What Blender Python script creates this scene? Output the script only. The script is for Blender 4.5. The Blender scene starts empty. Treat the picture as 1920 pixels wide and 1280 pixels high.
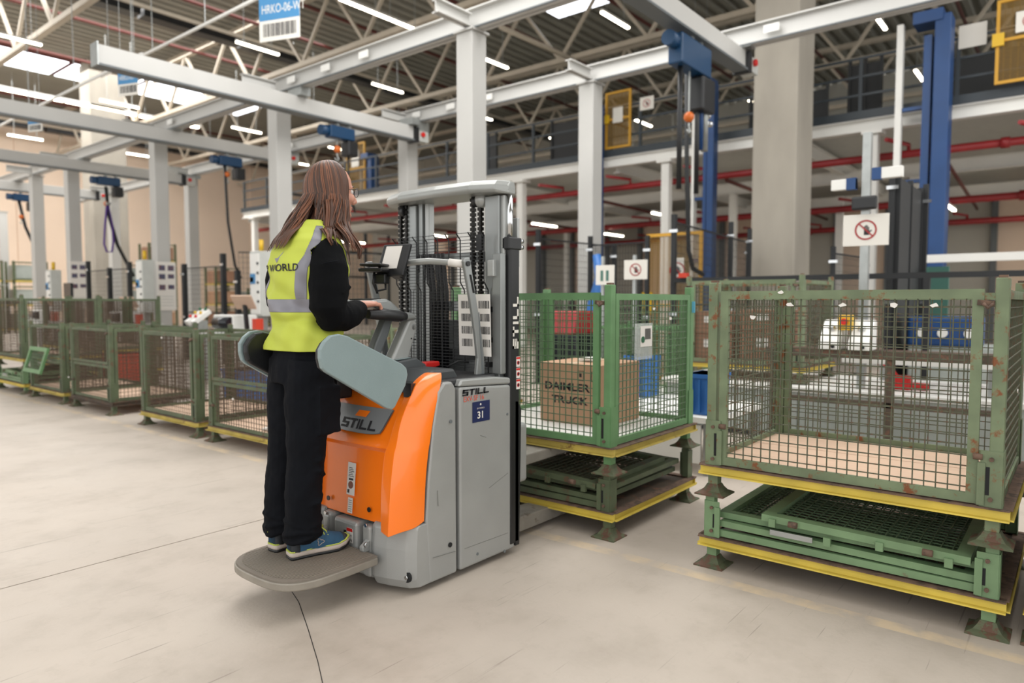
import bpy, bmesh, math, random
from mathutils import Vector, Matrix
from math import sin, cos, pi, radians, sqrt, hypot, atan2

random.seed(7)
scene = bpy.context.scene
COL = scene.collection

# ------------------------------------------------------------------ camera
CAMH = 1.25
YAW = radians(39.2); PITCH = radians(3.27); FPX = 1312.0
cam_data = bpy.data.cameras.new('camera')
cam_data.sensor_width = 36.0
cam_data.lens = FPX / 1920.0 * 36.0
cam_data.clip_end = 200
cam_data.dof.use_dof = True
cam_data.dof.focus_distance = 2.85
cam_data.dof.aperture_fstop = 1.8
cam = bpy.data.objects.new('camera', cam_data)
COL.objects.link(cam)
cam.location = (0, 0, CAMH)
fw = Vector((cos(YAW) * cos(PITCH), sin(YAW) * cos(PITCH), -sin(PITCH)))
cam.rotation_euler = fw.to_track_quat('-Z', 'Y').to_euler()
scene.camera = cam

# ------------------------------------------------------------------ world, lights, exposure
world = bpy.data.worlds.new('world'); scene.world = world
world.use_nodes = True
bg = world.node_tree.nodes['Background']
bg.inputs[0].default_value = (1.0, 1.0, 0.985, 1)
bg.inputs[1].default_value = 1.75


def area(name, loc, sx, sy, power, color=(1, 0.99, 0.975), tilt=(0, 0, 0)):
    l = bpy.data.lights.new(name, 'AREA')
    l.shape = 'RECTANGLE'; l.size = sx; l.size_y = sy; l.energy = power; l.color = color
    o = bpy.data.objects.new(name, l); COL.objects.link(o)
    o.location = loc; o.rotation_euler = tilt
    return o


area('standin_light_near', (6.0, 6.0, 7.9), 7, 5, 780)  # added area light below the closed roof, standing in for skylight daylight
area('standin_light_overhead', (0.0, 0.5, 7.9), 9, 5, 300)  # added overhead area light out of view, no roof opening above it
area('standin_light_left', (1.0, 12.0, 8.0), 6, 8, 120)  # added area light for the left side, stands in for skylights
area('standin_light_deep', (9.0, 27.0, 10.2), 12, 14, 3000)  # added area light brightening the far end, separate from the roof panes
area('standin_light_right', (9.5, -2.5, 8.0), 8, 5, 620)  # added area light for the right side, no roof pane there
scene.view_settings.view_transform = 'Standard'
scene.view_settings.look = 'None'
scene.view_settings.gamma = 1
scene.view_settings.exposure = 0.0
scene.view_settings.use_curve_mapping = False

# ------------------------------------------------------------------ materials
def lin(h):
    h = h.lstrip('#')
    out = []
    for i in (0, 2, 4):
        v = int(h[i:i + 2], 16) / 255
        out.append(v / 12.92 if v <= 0.04045 else ((v + 0.055) / 1.055) ** 2.4)
    return (*out, 1)


MATS = {}


def mat(name, col, rough=0.5, metal=0.0, noise=0.0, scale=6.0, col2=None, thr=None, bump=0.0, bscale=40.0,
        emit=0.0, coat=0.0, alpha=1.0, stretch=None, sharp=0.08):
    """principled material; optional noise tint, optional second colour showing in noise patches"""
    if name in MATS:
        return MATS[name]
    m = bpy.data.materials.new(name); m.use_nodes = True
    nt = m.node_tree; b = nt.nodes['Principled BSDF']
    base = lin(col)
    b.inputs['Base Color'].default_value = base
    b.inputs['Roughness'].default_value = rough
    b.inputs['Metallic'].default_value = metal
    b.inputs['Coat Weight'].default_value = coat
    b.inputs['Alpha'].default_value = alpha
    if emit:
        b.inputs['Emission Color'].default_value = base
        b.inputs['Emission Strength'].default_value = emit
    if noise or col2 or bump:
        tc = nt.nodes.new('ShaderNodeTexCoord')
        mp = nt.nodes.new('ShaderNodeMapping')
        nt.links.new(tc.outputs['Object'], mp.inputs[0])
        if stretch: mp.inputs['Scale'].default_value = stretch
        src = None
        if noise:
            n = nt.nodes.new('ShaderNodeTexNoise'); n.inputs['Scale'].default_value = scale
            n.inputs['Detail'].default_value = 5
            nt.links.new(mp.outputs[0], n.inputs[0])
            r = nt.nodes.new('ShaderNodeMapRange')
            r.inputs['From Min'].default_value = 0.3; r.inputs['From Max'].default_value = 0.7
            r.inputs['To Min'].default_value = 1 - noise; r.inputs['To Max'].default_value = 1 + noise
            nt.links.new(n.outputs[0], r.inputs[0])
            mx = nt.nodes.new('ShaderNodeMix'); mx.data_type = 'RGBA'; mx.blend_type = 'MULTIPLY'
            mx.inputs[0].default_value = 1
            mx.inputs[6].default_value = base
            nt.links.new(r.outputs[0], mx.inputs[7])
            src = mx.outputs[2]
        if col2:
            n2 = nt.nodes.new('ShaderNodeTexNoise'); n2.inputs['Scale'].default_value = scale * 1.7
            n2.inputs['Detail'].default_value = 6; n2.inputs['Roughness'].default_value = 0.65
            nt.links.new(mp.outputs[0], n2.inputs[0])
            r2 = nt.nodes.new('ShaderNodeMapRange')
            t = thr if thr is not None else 0.6
            r2.inputs['From Min'].default_value = t; r2.inputs['From Max'].default_value = t + sharp
            nt.links.new(n2.outputs[0], r2.inputs[0])
            m2 = nt.nodes.new('ShaderNodeMix'); m2.data_type = 'RGBA'
            nt.links.new(r2.outputs[0], m2.inputs[0])
            if src: nt.links.new(src, m2.inputs[6])
            else: m2.inputs[6].default_value = base
            m2.inputs[7].default_value = lin(col2)
            src = m2.outputs[2]
        if src: nt.links.new(src, b.inputs['Base Color'])
        if bump:
            nb = nt.nodes.new('ShaderNodeTexNoise'); nb.inputs['Scale'].default_value = bscale
            nb.inputs['Detail'].default_value = 4
            nt.links.new(mp.outputs[0], nb.inputs[0])
            bp = nt.nodes.new('ShaderNodeBump'); bp.inputs['Strength'].default_value = bump
            bp.inputs['Distance'].default_value = 0.02
            nt.links.new(nb.outputs[0], bp.inputs['Height'])
            nt.links.new(bp.outputs[0], b.inputs['Normal'])
    MATS[name] = m
    return m


M_green = mat('green_paint', '#505a41', 0.6, noise=0.2, scale=9, col2='#5d4230', thr=0.57)
M_green_old = mat('aged_green_paint', '#6a775a', 0.6, noise=0.22, scale=8, col2='#75431f', thr=0.56)
M_green_new = mat('fresh_green_paint', '#5e8458', 0.5, noise=0.12, scale=9, col2='#6a5a48', thr=0.68)
M_green_pale = mat('pale_green_paint', '#6c8762', 0.5, noise=0.14, scale=8, col2='#6b5343', thr=0.66)
M_foot = mat('foot_paint', '#50573f', 0.7, noise=0.25, scale=16, col2='#5a3f30', thr=0.5)
M_wire = mat('rusty_green_wire', '#4f523f', 0.7, noise=0.2, scale=30, col2='#5a3c28', thr=0.55)
M_wire_new = mat('green_wire', '#50664a', 0.6, noise=0.2, scale=30, col2='#5a4632', thr=0.66)
M_wire_rust = mat('brown_wire', '#4f4133', 0.8, noise=0.2, scale=30)
M_yellow = mat('yellow_paint', '#cdb64c', 0.55, noise=0.12, scale=7, col2='#7a5a28', thr=0.68)
M_yellow_old = mat('worn_yellow_paint', '#b7a350', 0.6, noise=0.2, scale=7, col2='#6a4526', thr=0.6)
M_rust = mat('rust', '#665042', 0.85, noise=0.3, scale=14, col2='#4a3d33', thr=0.52)
M_brown = mat('brown_steel', '#4c4034', 0.7, noise=0.25, scale=10, col2='#6b4a38', thr=0.55)
M_ply = mat('plywood', '#d3b59c', 0.75, noise=0.05, scale=2, stretch=(9, 1, 1), col2='#c3a288', thr=0.64, sharp=.2)
M_card = mat('cardboard', '#b28d70', 0.85, noise=0.06, scale=3)
M_card_dark = mat('cardboard_dark', '#94705a', 0.85, noise=0.1, scale=3)
M_tape = mat('packing_tape', '#c9b398', 0.4)
M_white = mat('white_paint', '#deddd8', 0.5, noise=0.04, scale=1.5)
M_beam = mat('light_grey_paint', '#bdbcb8', 0.45, noise=0.04, scale=1.2)
M_column = mat('column_grey_paint', '#b3b2ae', 0.55, noise=0.04, scale=1.0)
M_conc = mat('column_concrete', '#9b958a', 0.85, noise=0.12, scale=1.6, stretch=(1, 1, 0.35), bump=0.2, bscale=25)
M_truss = mat('cream_truss_paint', '#b3a897', 0.6, noise=0.08, scale=2)
M_steel = mat('galvanised_steel', '#a3a6a4', 0.4, 0.7, noise=0.1, scale=10)
M_black = mat('black_plastic', '#17181a', 0.45)
M_blackmat = mat('black_powder_coat', '#1a1c1e', 0.6)
M_dark = mat('dark_recess', '#101112', 0.8)
M_red = mat('red_pipe_paint', '#8e1f22', 0.45, noise=0.15, scale=3)
M_redbr = mat('red_plastic', '#c8201c', 0.35)
M_darkred = mat('dark_red_pipe', '#5c2b24', 0.6)
M_blue = mat('blue_steel', '#0d3c70', 0.45, noise=0.12, scale=2)
M_bluecr = mat('blue_crate_plastic', '#2a63a5', 0.45)
M_hoist = mat('hoist_blue', '#0d3a5e', 0.4)
M_orangecr = mat('orange_crate_plastic', '#c23a22', 0.45)
M_yel_fence = mat('yellow_guard_paint', '#c08f24', 0.5)
M_brass = mat('yellow_mesh_wire', '#8c6a22', 0.6)
M_mezz = mat('dark_blue_grey_steel', '#2c343a', 0.5)
M_wall = mat('beige_wall_panel', '#ead3bd', 0.8, noise=0.05, scale=0.3)
M_wall_g = mat('grey_wall_panel', '#b5b2a8', 0.8, noise=0.12, scale=0.4, stretch=(1, 1, 0.2))
M_paper = mat('paper', '#dedad4', 0.7)
M_ink = mat('black_ink', '#15151a', 0.6)
M_signblue = mat('sign_blue', '#3f7fae', 0.6)
M_signwhite = mat('sign_white', '#d9d5cc', 0.6)
M_lamp = mat('led_tube', '#fff1d8', 0.5, emit=20.0)
M_skyl = mat('skylight_panel', '#f4f8ff', 0.5, emit=3.2)
M_orange = mat('truck_orange_paint', '#f67815', 0.28, noise=0.03, scale=3, coat=0.35)
M_orange_m = mat('truck_orange_matt', '#e06a18', 0.4, noise=0.08, scale=5, coat=0.2, bump=0.05, bscale=200)
M_silver = mat('truck_silver_paint', '#9a9b99', 0.38, 0.25, noise=0.05, scale=5, bump=0.06, bscale=260)
M_silver_l = mat('truck_silver_light', '#a2a4a2', 0.33, 0.3, noise=0.05, scale=6)
M_grey = mat('truck_grey_plastic', '#63686a', 0.45)
M_pad = mat('pad_grey_green', '#7d8d8e', 0.42, noise=0.05, scale=6, bump=0.06, bscale=300)
M_mast = mat('mast_steel', '#8a8d8c', 0.35, 0.5, noise=0.06, scale=6)
M_fork = mat('fork_steel', '#928d85', 0.5, 0.4, noise=0.15, scale=9, col2='#6b6055', thr=0.6)
M_rubber = mat('platform_rubber', '#756d63', 0.8, noise=0.1, scale=8)
M_chrome = mat('chrome', '#c8cacb', 0.15, 1.0)
M_chain = mat('greased_chain', '#1d1b18', 0.4, 0.6)
M_badge = mat('badge_grey', '#85888a', 0.35, 0.3, noise=0.05)
M_badge_navy = mat('navy_sticker', '#16224d', 0.35)
M_skin = mat('skin', '#c08a75', 0.5, noise=0.05, scale=12)
M_lips = mat('lips', '#a8605a', 0.45)
M_eye = mat('eye_white', '#d8d4d0', 0.2)
M_iris = mat('iris', '#4a3828', 0.2)
M_hair = mat('brown_hair', '#472917', 0.5, noise=0.22, scale=18, stretch=(1, 1, 0.15))
M_hair_d = mat('dark_brown_hair', '#382216', 0.55, noise=0.3, scale=18, stretch=(1, 1, 0.15))
M_hair_l = mat('light_brown_hair', '#6e4229', 0.5, noise=0.25, scale=18, stretch=(1, 1, 0.15))
M_vest = mat('hi_vis_yellow', '#b3bd45', 0.7, noise=0.05, scale=4, bump=0.1, bscale=9)
M_reflect = mat('reflective_grey', '#77767e', 0.4, noise=0.04)
M_sweat = mat('black_sweater', '#08090b', 0.95, noise=0.2, scale=9)
M_trous = mat('black_trousers', '#0c0e13', 0.9, noise=0.22, scale=6)
for m_ in (M_sweat, M_trous): m_.node_tree.nodes['Principled BSDF'].inputs['Specular IOR Level'].default_value = 0.15
M_shoe = mat('blue_shoe_mesh', '#27506d', 0.75, noise=0.15, scale=30)
M_shoe_d = mat('dark_shoe_overlay', '#2b2f34', 0.7)
M_lime = mat('lime_trim', '#b9c653', 0.6)
M_sole = mat('sole_white', '#b8aca2', 0.8, noise=0.1, scale=20)
M_purple = mat('purple_webbing', '#4c2a7c', 0.8)
M_beigepl = mat('beige_plastic', '#bfa38e', 0.6)
M_cable = mat('black_cable', '#1b1d1e', 0.6)
M_screen = mat('dark_screen', '#14181d', 0.25)
M_greybox = mat('grey_enclosure', '#b7b9b4', 0.5, noise=0.05)
M_machine = mat('machine_grey_green', '#9ea5a0', 0.5, noise=0.06)
M_teal = mat('teal_cover', '#3f6a5e', 0.6)
M_ypl = mat('yellow_plastic', '#d2a91f', 0.4)
M_glass = mat('clear_sleeve', '#cfd4d2', 0.2, alpha=0.35)
M_greend = mat('green_dot', '#1f5a3c', 0.6)

# ------------------------------------------------------------------ object helpers
def tag(o, label=None, cat=None, group=None, kind=None):
    if label: o['label'] = label
    if cat: o['category'] = cat
    if group: o['group'] = group
    if kind: o['kind'] = kind
    return o


def wloc(o):
    v = Vector((0, 0, 0))
    while o is not None:
        v += o.location; o = o.parent
    return v


def empty(name, loc, label=None, cat=None, group=None, kind=None):
    o = bpy.data.objects.new(name, None); COL.objects.link(o)
    o.empty_display_size = 0.1
    o.location = loc
    return tag(o, label, cat, group, kind)


class MB:
    def __init__(s):
        s.v = []; s.f = []; s.sm = []

    def add(s, vs, fs, smooth=False):
        n = len(s.v)
        s.v += [Vector(x) for x in vs]
        s.f += [tuple(i + n for i in f) for f in fs]
        s.sm += [smooth] * len(fs)
        return s

    def box(s, x0, x1, y0, y1, z0, z1):
        vs = [(x0, y0, z0), (x1, y0, z0), (x1, y1, z0), (x0, y1, z0), (x0, y0, z1), (x1, y0, z1), (x1, y1, z1), (x0, y1, z1)]
        return s.add(vs, [(0, 3, 2, 1), (4, 5, 6, 7), (0, 1, 5, 4), (1, 2, 6, 5), (2, 3, 7, 6), (3, 0, 4, 7)])

    def cbox(s, c, d, rz=0.0, m=None):
        """box centred at c with full sizes d, turned by rz or by matrix m"""
        R = m if m is not None else Matrix.Rotation(rz, 3, 'Z')
        vs = []
        for z in (-1, 1):
            for x, y in ((-1, -1), (1, -1), (1, 1), (-1, 1)):
                vs.append(Vector(c) + R @ Vector((x * d[0] / 2, y * d[1] / 2, z * d[2] / 2)))
        return s.add(vs, [(0, 3, 2, 1), (4, 5, 6, 7), (0, 1, 5, 4), (1, 2, 6, 5), (2, 3, 7, 6), (3, 0, 4, 7)])

    def bar(s, p, q, w, h=None, up=(0, 0, 1)):
        p = Vector(p); q = Vector(q); h = h or w
        d = (q - p).normalized(); u = Vector(up)
        a = d.cross(u)
        if a.length < 1e-4: a = d.cross(Vector((1, 0, 0)))
        a.normalize(); b = a.cross(d).normalized()
        vs = []
        for c in (p, q):
            for i, j in ((-1, -1), (1, -1), (1, 1), (-1, 1)):
                vs.append(c + a * (i * w / 2) + b * (j * h / 2))
        return s.add(vs, [(0, 1, 2, 3), (7, 6, 5, 4), (0, 4, 5, 1), (1, 5, 6, 2), (2, 6, 7, 3), (3, 7, 4, 0)])

    def tube(s, pts, r, n=8, cap=True, flat=1.0):
        pts = [Vector(p) for p in pts]
        if not isinstance(r, (list, tuple)): r = [r] * len(pts)
        rings = []; prev = None
        for i, p in enumerate(pts):
            t = (pts[min(i + 1, len(pts) - 1)] - pts[max(i - 1, 0)])
            if t.length < 1e-7: t = Vector((0, 0, 1))
            t.normalize()
            if prev is None:
                a = t.cross(Vector((0, 0, 1)))
                if a.length < 1e-3: a = t.cross(Vector((1, 0, 0)))
            else:
                a = prev - t * prev.dot(t)
            a.normalize(); prev = a
            b = t.cross(a)
            rings.append([p + a * (r[i] * cos(2 * pi * k / n)) + b * (r[i] * flat * sin(2 * pi * k / n)) for k in range(n)])
        return s.loft(rings, cap=cap, smooth=True)

    def loft(s, rings, cap=True, smooth=True, closed=True):
        n = len(rings[0]); base = len(s.v)
        for r in rings: s.v += [Vector(x) for x in r]
        for i in range(len(rings) - 1):
            for k in range(n if closed else n - 1):
                k2 = (k + 1) % n
                s.f.append((base + i * n + k, base + i * n + k2, base + (i + 1) * n + k2, base + (i + 1) * n + k)); s.sm.append(smooth)
        if cap:
            s.f.append(tuple(base + k for k in range(n))[::-1]); s.sm.append(False)
            s.f.append(tuple(base + (len(rings) - 1) * n + k for k in range(n))); s.sm.append(False)
        return s

    def cyl(s, c, r, h, n=16, axis='z'):
        c = Vector(c); d = {'x': Vector((1, 0, 0)), 'y': Vector((0, 1, 0)), 'z': Vector((0, 0, 1))}[axis]
        return s.tube([c - d * h / 2, c + d * h / 2], r, n)

    def prism(s, poly, axis, a, b):
        """extrude 2-D polygon: axis 'y' takes (x,z) points, 'x' takes (y,z), 'z' takes (x,y)"""
        def P(p, t):
            return {'x': (t, p[0], p[1]), 'y': (p[0], t, p[1]), 'z': (p[0], p[1], t)}[axis]
        n = len(poly)
        vs = [P(p, a) for p in poly] + [P(p, b) for p in poly]
        fs = [tuple(range(n))[::-1], tuple(range(n, 2 * n))]
        for i in range(n):
            j = (i + 1) % n
            fs.append((i, j, n + j, n + i))
        return s.add(vs, fs)

    def sphere(s, c, r, n=12, m=8, sc=(1, 1, 1), R=None):
        vs = []; fs = []
        R = R or Matrix.Identity(3)
        for i in range(m + 1):
            th = pi * i / m
            for k in range(n):
                ph = 2 * pi * k / n
                vs.append(Vector(c) + R @ Vector((r * sc[0] * sin(th) * cos(ph), r * sc[1] * sin(th) * sin(ph), r * sc[2] * cos(th))))
        for i in range(m):
            for k in range(n):
                k2 = (k + 1) % n
                fs.append((i * n + k, (i + 1) * n + k, (i + 1) * n + k2, i * n + k2))
        return s.add(vs, fs, True)

    def build(s, name, m, parent=None, bevel=0.0, seg=2, label=None, kind=None, fix=True, solid=0.0, angle=0.6, origin=None):
        me = bpy.data.meshes.new(name)
        if parent is not None:
            off = wloc(parent)
        elif origin is not None:
            off = Vector(origin)
        else:
            xs = [v.x for v in s.v]; ys = [v.y for v in s.v]; zs = [v.z for v in s.v]
            off = Vector(((min(xs) + max(xs)) / 2, (min(ys) + max(ys)) / 2, min(zs)))
        me.from_pydata([tuple(v - off) for v in s.v], [], s.f)
        me.polygons.foreach_set('use_smooth', s.sm)
        me.materials.append(m)
        if fix:
            bm = bmesh.new(); bm.from_mesh(me)
            bmesh.ops.recalc_face_normals(bm, faces=bm.faces)
            bm.to_mesh(me); bm.free()
        me.update()
        o = bpy.data.objects.new(name, me); COL.objects.link(o)
        if parent is not None: o.parent = parent
        else: o.location = off
        if solid:
            md = o.modifiers.new('solid', 'SOLIDIFY'); md.thickness = solid; md.offset = 0
        if bevel:
            md = o.modifiers.new('bevel', 'BEVEL'); md.width = bevel; md.segments = seg
            md.limit_method = 'ANGLE'; md.angle_limit = angle
        if label: o['label'] = label
        if kind: o['kind'] = kind
        return o


KIDS = {}


def kids(o):
    return [c for c in bpy.data.objects if c.parent == o]


def copy_tree(o, parent=None, tree=None):
    if tree is None:
        tree = {}
        for c in bpy.data.objects:
            if c.parent: tree.setdefault(c.parent.name, []).append(c)
    c = o.copy(); COL.objects.link(c); c.parent = parent
    for ch in tree.get(o.name, []):
        copy_tree(ch, c, tree)
    return c


def textm(name, s, size, origin, xd, yd, m, parent, sx=1.0, depth=0.001, bold=0.0, align='LEFT', warp=None):
    """flat lettering as a thin mesh lying in the plane (xd, yd)"""
    cu = bpy.data.curves.new(name, 'FONT'); cu.body = s; cu.size = size
    cu.offset = bold; cu.align_x = align; cu.resolution_u = 3
    to = bpy.data.objects.new(name, cu); COL.objects.link(to)
    dg = bpy.context.evaluated_depsgraph_get()
    me = bpy.data.meshes.new_from_object(to.evaluated_get(dg))
    bpy.data.objects.remove(to); bpy.data.curves.remove(cu)
    xd = Vector(xd).normalized(); yd = Vector(yd).normalized(); nd = xd.cross(yd)
    off = wloc(parent) if parent is not None else Vector(origin)
    for v in me.vertices:
        if warp: v.co = Vector(warp(v.co.x * sx, v.co.y)) - off
        else: v.co = Vector(origin) + xd * (v.co.x * sx) + yd * v.co.y + nd * depth - off
    me.name = name; me.materials.clear(); me.materials.append(m)
    o = bpy.data.objects.new(name, me); COL.objects.link(o)
    if parent is not None: o.parent = parent
    else: o.location = off
    return o


def quad(mb, o, xd, yd, x0, x1, y0, y1, d=0.0, t=0.002):
    """thin slab in the plane (xd, yd) at origin o"""
    o = Vector(o); xd = Vector(xd).normalized(); yd = Vector(yd).normalized(); n = xd.cross(yd)
    vs = [o + xd * x + yd * y + n * (d + k) for k in (0, t) for x, y in ((x0, y0), (x1, y0), (x1, y1), (x0, y1))]
    return mb.add(vs, [(0, 3, 2, 1), (4, 5, 6, 7), (0, 1, 5, 4), (1, 2, 6, 5), (2, 3, 7, 6), (3, 0, 4, 7)])


def ray(px, py):
    R = Vector((sin(YAW), -cos(YAW), 0)); U = R.cross(fw)
    return fw * FPX + R * (px - 960) - U * (py - 640)


C0 = Vector((0, 0, CAMH))


def onY(px, py, Y): r = ray(px, py); return C0 + r * (Y / r.y)


def onX(px, py, X): r = ray(px, py); return C0 + r * (X / r.x)


def onZ(px, py, Z): r = ray(px, py); return C0 + r * ((Z - CAMH) / r.z)


# ================================================================== SETTING
def floor_material():
    m = bpy.data.materials.new('sealed_concrete_floor'); m.use_nodes = True
    nt = m.node_tree; b = nt.nodes['Principled BSDF']; L = nt.links
    tc = nt.nodes.new('ShaderNodeTexCoord')

    def noise(scale, detail, rough=0.6, sc=(1, 1, 1), rot=0.0, dist=0.0):
        mp = nt.nodes.new('ShaderNodeMapping'); L.new(tc.outputs['Object'], mp.inputs[0])
        mp.inputs['Scale'].default_value = sc; mp.inputs['Rotation'].default_value = (0, 0, rot)
        n = nt.nodes.new('ShaderNodeTexNoise'); n.inputs['Scale'].default_value = scale
        n.inputs['Detail'].default_value = detail; n.inputs['Roughness'].default_value = rough
        n.inputs['Distortion'].default_value = dist
        L.new(mp.outputs[0], n.inputs[0]); return n.outputs[0]

    def rng(x, a, b_, c, d):
        r = nt.nodes.new('ShaderNodeMapRange'); L.new(x, r.inputs[0])
        for i, v in zip(('From Min', 'From Max', 'To Min', 'To Max'), (a, b_, c, d)): r.inputs[i].default_value = v
        return r.outputs[0]

    def mix(f, a, c, mode='MIX'):
        x = nt.nodes.new('ShaderNodeMix'); x.data_type = 'RGBA'; x.blend_type = mode
        if isinstance(f, float): x.inputs[0].default_value = f
        else: L.new(f, x.inputs[0])
        for i, v in ((6, a), (7, c)):
            if isinstance(v, tuple): x.inputs[i].default_value = v
            else: L.new(v, x.inputs[i])
        return x.outputs[2]
    col = mix(rng(noise(0.55, 6), 0.35, 0.68, 0, 1), lin('#bbb0a4'), lin('#a99f94'))
    col = mix(rng(noise(2.2, 8, 0.7), 0.5, 0.75, 0, 0.55), col, lin('#9b9083'))
    col = mix(rng(noise(7, 8, 0.75), 0.55, 0.8, 0, 0.4), col, lin('#8c8174'))
    # fine scratches in several directions
    for i, (rot, sc, th) in enumerate(((0.5, 9, 0.70), (-0.6, 7, 0.705), (1.2, 11, 0.71), (2.2, 8, 0.70), (0.1, 13, 0.715))):
        s = noise(sc, 2, 0.5, (0.16, 6.5, 1), rot, 0.2)
        g = noise(1.3 + i * 0.3, 2)
        msk = nt.nodes.new('ShaderNodeMath'); msk.operation = 'MULTIPLY'
        L.new(rng(s, th, th + 0.03, 0, 1), msk.inputs[0]); L.new(rng(g, 0.45, 0.6, 0, 0.55), msk.inputs[1])
        col = mix(msk.outputs[0], col, lin('#6f665c'))
    # worn painted line along the crate row
    sep = nt.nodes.new('ShaderNodeSeparateXYZ'); L.new(tc.outputs['Object'], sep.inputs[0])

    def band(out, a, c):
        m1 = nt.nodes.new('ShaderNodeMath'); m1.operation = 'GREATER_THAN'; L.new(out, m1.inputs[0]); m1.inputs[1].default_value = a
        m2 = nt.nodes.new('ShaderNodeMath'); m2.operation = 'LESS_THAN'; L.new(out, m2.inputs[0]); m2.inputs[1].default_value = c
        mm = nt.nodes.new('ShaderNodeMath'); mm.operation = 'MULTIPLY'; L.new(m1.outputs[0], mm.inputs[0]); L.new(m2.outputs[0], mm.inputs[1])
        return mm.outputs[0]
    bm_ = band(sep.outputs[0], 2.93, 3.01)
    w = nt.nodes.new('ShaderNodeMath'); w.operation = 'MULTIPLY'; L.new(bm_, w.inputs[0]); L.new(rng(noise(6, 6), 0.40, 0.62, 0.0, 0.75), w.inputs[1])
    col = mix(w.outputs[0], col, lin('#d0bb9c'))
    L.new(col, b.inputs['Base Color'])
    L.new(rng(noise(1.5, 5), 0.3, 0.7, 0.42, 0.62), b.inputs['Roughness'])
    b.inputs['Specular IOR Level'].default_value = 0.35
    bp = nt.nodes.new('ShaderNodeBump'); bp.inputs['Strength'].default_value = 0.08; bp.inputs['Distance'].default_value = 0.01
    L.new(noise(60, 4), bp.inputs['Height']); L.new(bp.outputs[0], b.inputs['Normal'])
    return m


M_floor = floor_material()
floor = empty('floor', (0, 0, 0), kind='structure')
# two pours with an open saw-cut joint between them
jy = 3.612
for y0, y1 in ((-14, jy - 0.004), (jy + 0.004, 40)):
    MB().box(-9, 34, y0, y1, -0.12, 0).build('floor_slab', M_floor, floor)
MB().box(-9, 34, jy - 0.02, jy + 0.02, -0.12, -0.02).build('joint_filler', M_dark, floor)
crk = [onZ(536, 1092, 0), onZ(560, 1128, 0), onZ(578, 1180, 0), onZ(596, 1240, 0), onZ(606, 1285, 0), onZ(640, 1500, 0)]
mb = MB()
for a, b_ in zip(crk, crk[1:]):
    a = Vector((a.x, a.y, 0.0)); b_ = Vector((b_.x, b_.y, 0.0))
    mb.bar(a, b_, 0.003, 0.0012)
mb.build('crack', M_dark, floor)

# roof: trapezoid sheet laid along X, with daylight panels let in
roof = empty('ceiling', (0, 0, 10.6), kind='structure')
M_roof = mat('roof_sheet', '#8f8c82', 0.7, noise=0.08, scale=0.6)
mb = MB()
xs0, xs1 = -8, 34
pit = 0.42
ny = int(54 / pit)
prof = []
for i in range(ny):
    y = -12 + i * pit
    prof += [(y, 10.6), (y + 0.16, 10.6), (y + 0.22, 10.72), (y + 0.36, 10.72)]
vs = []; fs = []
for (y, z) in prof:
    vs += [(xs0, y, z), (xs1, y, z)]
for i in range(len(prof) - 1):
    fs.append((2 * i, 2 * i + 1, 2 * i + 3, 2 * i + 2))
mb.add(vs, fs)
mb.build('roof_sheet', M_roof, roof, fix=False)
SKY = [(8.0, 10.6, 30.8, 33.0), (10.8, 13.4, 30.8, 33.0), (13.6, 16.6, 30.8, 33.0), (17.2, 18.8, 30.8, 33.0),
       (18.0, 19.1, 11.6, 13.6), (2.0, 7.7, 30.8, 33.0)]
for (x0, x1, y0, y1) in SKY:
    k = MB().box(x0 - 0.06, x1 + 0.06, y0 - 0.06, y1 + 0.06, 10.5, 10.59).build('skylight_curb', M_darkred, roof)
    MB().box(x0, x1, y0, y1, 10.47, 10.5).build('skylight_pane', M_skyl, k)

# far walls
wl = empty('wall_back', (12, 39.4, 0), kind='structure')
x = -9.0
while x < 34:
    MB().box(x + 0.02, x + 4.0, 39.4, 39.55, 0, 10.6).build('wall_panel', M_wall, wl)
    x += 4.02
wr = empty('wall_right', (33, 10, 0), kind='structure')
y = -13.0
i = 0
while y < 39:
    MB().box(32.6, 32.8, y + 0.03, y + 2.2, 0, 10.6).build('wall_panel', M_wall_g, wr)
    y += 2.25; i += 1

# the partition behind the lower storey of the platform
pw = empty('wall_partition', (26, 8, 0), kind='structure')
y = -4.0
random.seed(3)
while y < 26:
    w = random.choice((0.7, 1.1, 1.4))
    MB().box(26.0, 26.15, y, y + w, 0, 4.4).build('wall_panel', [M_wall_g, M_wall, M_wall_g][i % 3], pw); i += 1
    MB().box(25.8, 26.0, y + w, y + w + 0.16, 0, 4.4).build('wall_post', M_grey, pw)
    y += w + 0.2

# roof trusses (run along Y)
def truss(X, y0, y1, zb, zt, label, step=3.1, ph=0.0):
    t = empty('roof_truss', (X, (y0 + y1) / 2, zb), label, 'truss', 'roof trusses')
    MB().box(X - 0.08, X + 0.08, y0, y1, zb, zb + 0.14).build('bottom_chord', M_truss, t)
    MB().box(X - 0.09, X + 0.09, y0, y1, zt - 0.16, zt).build('top_chord', M_truss, t)
    y = y0 + ph
    while y + step < y1:
        MB().bar((X, y, zb + 0.1), (X, y + step / 2, zt - 0.1), 0.085).build('diagonal', M_truss, t)
        MB().bar((X, y + step / 2, zt - 0.1), (X, y + step, zb + 0.1), 0.085).build('diagonal', M_truss, t)
        y += step


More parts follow.
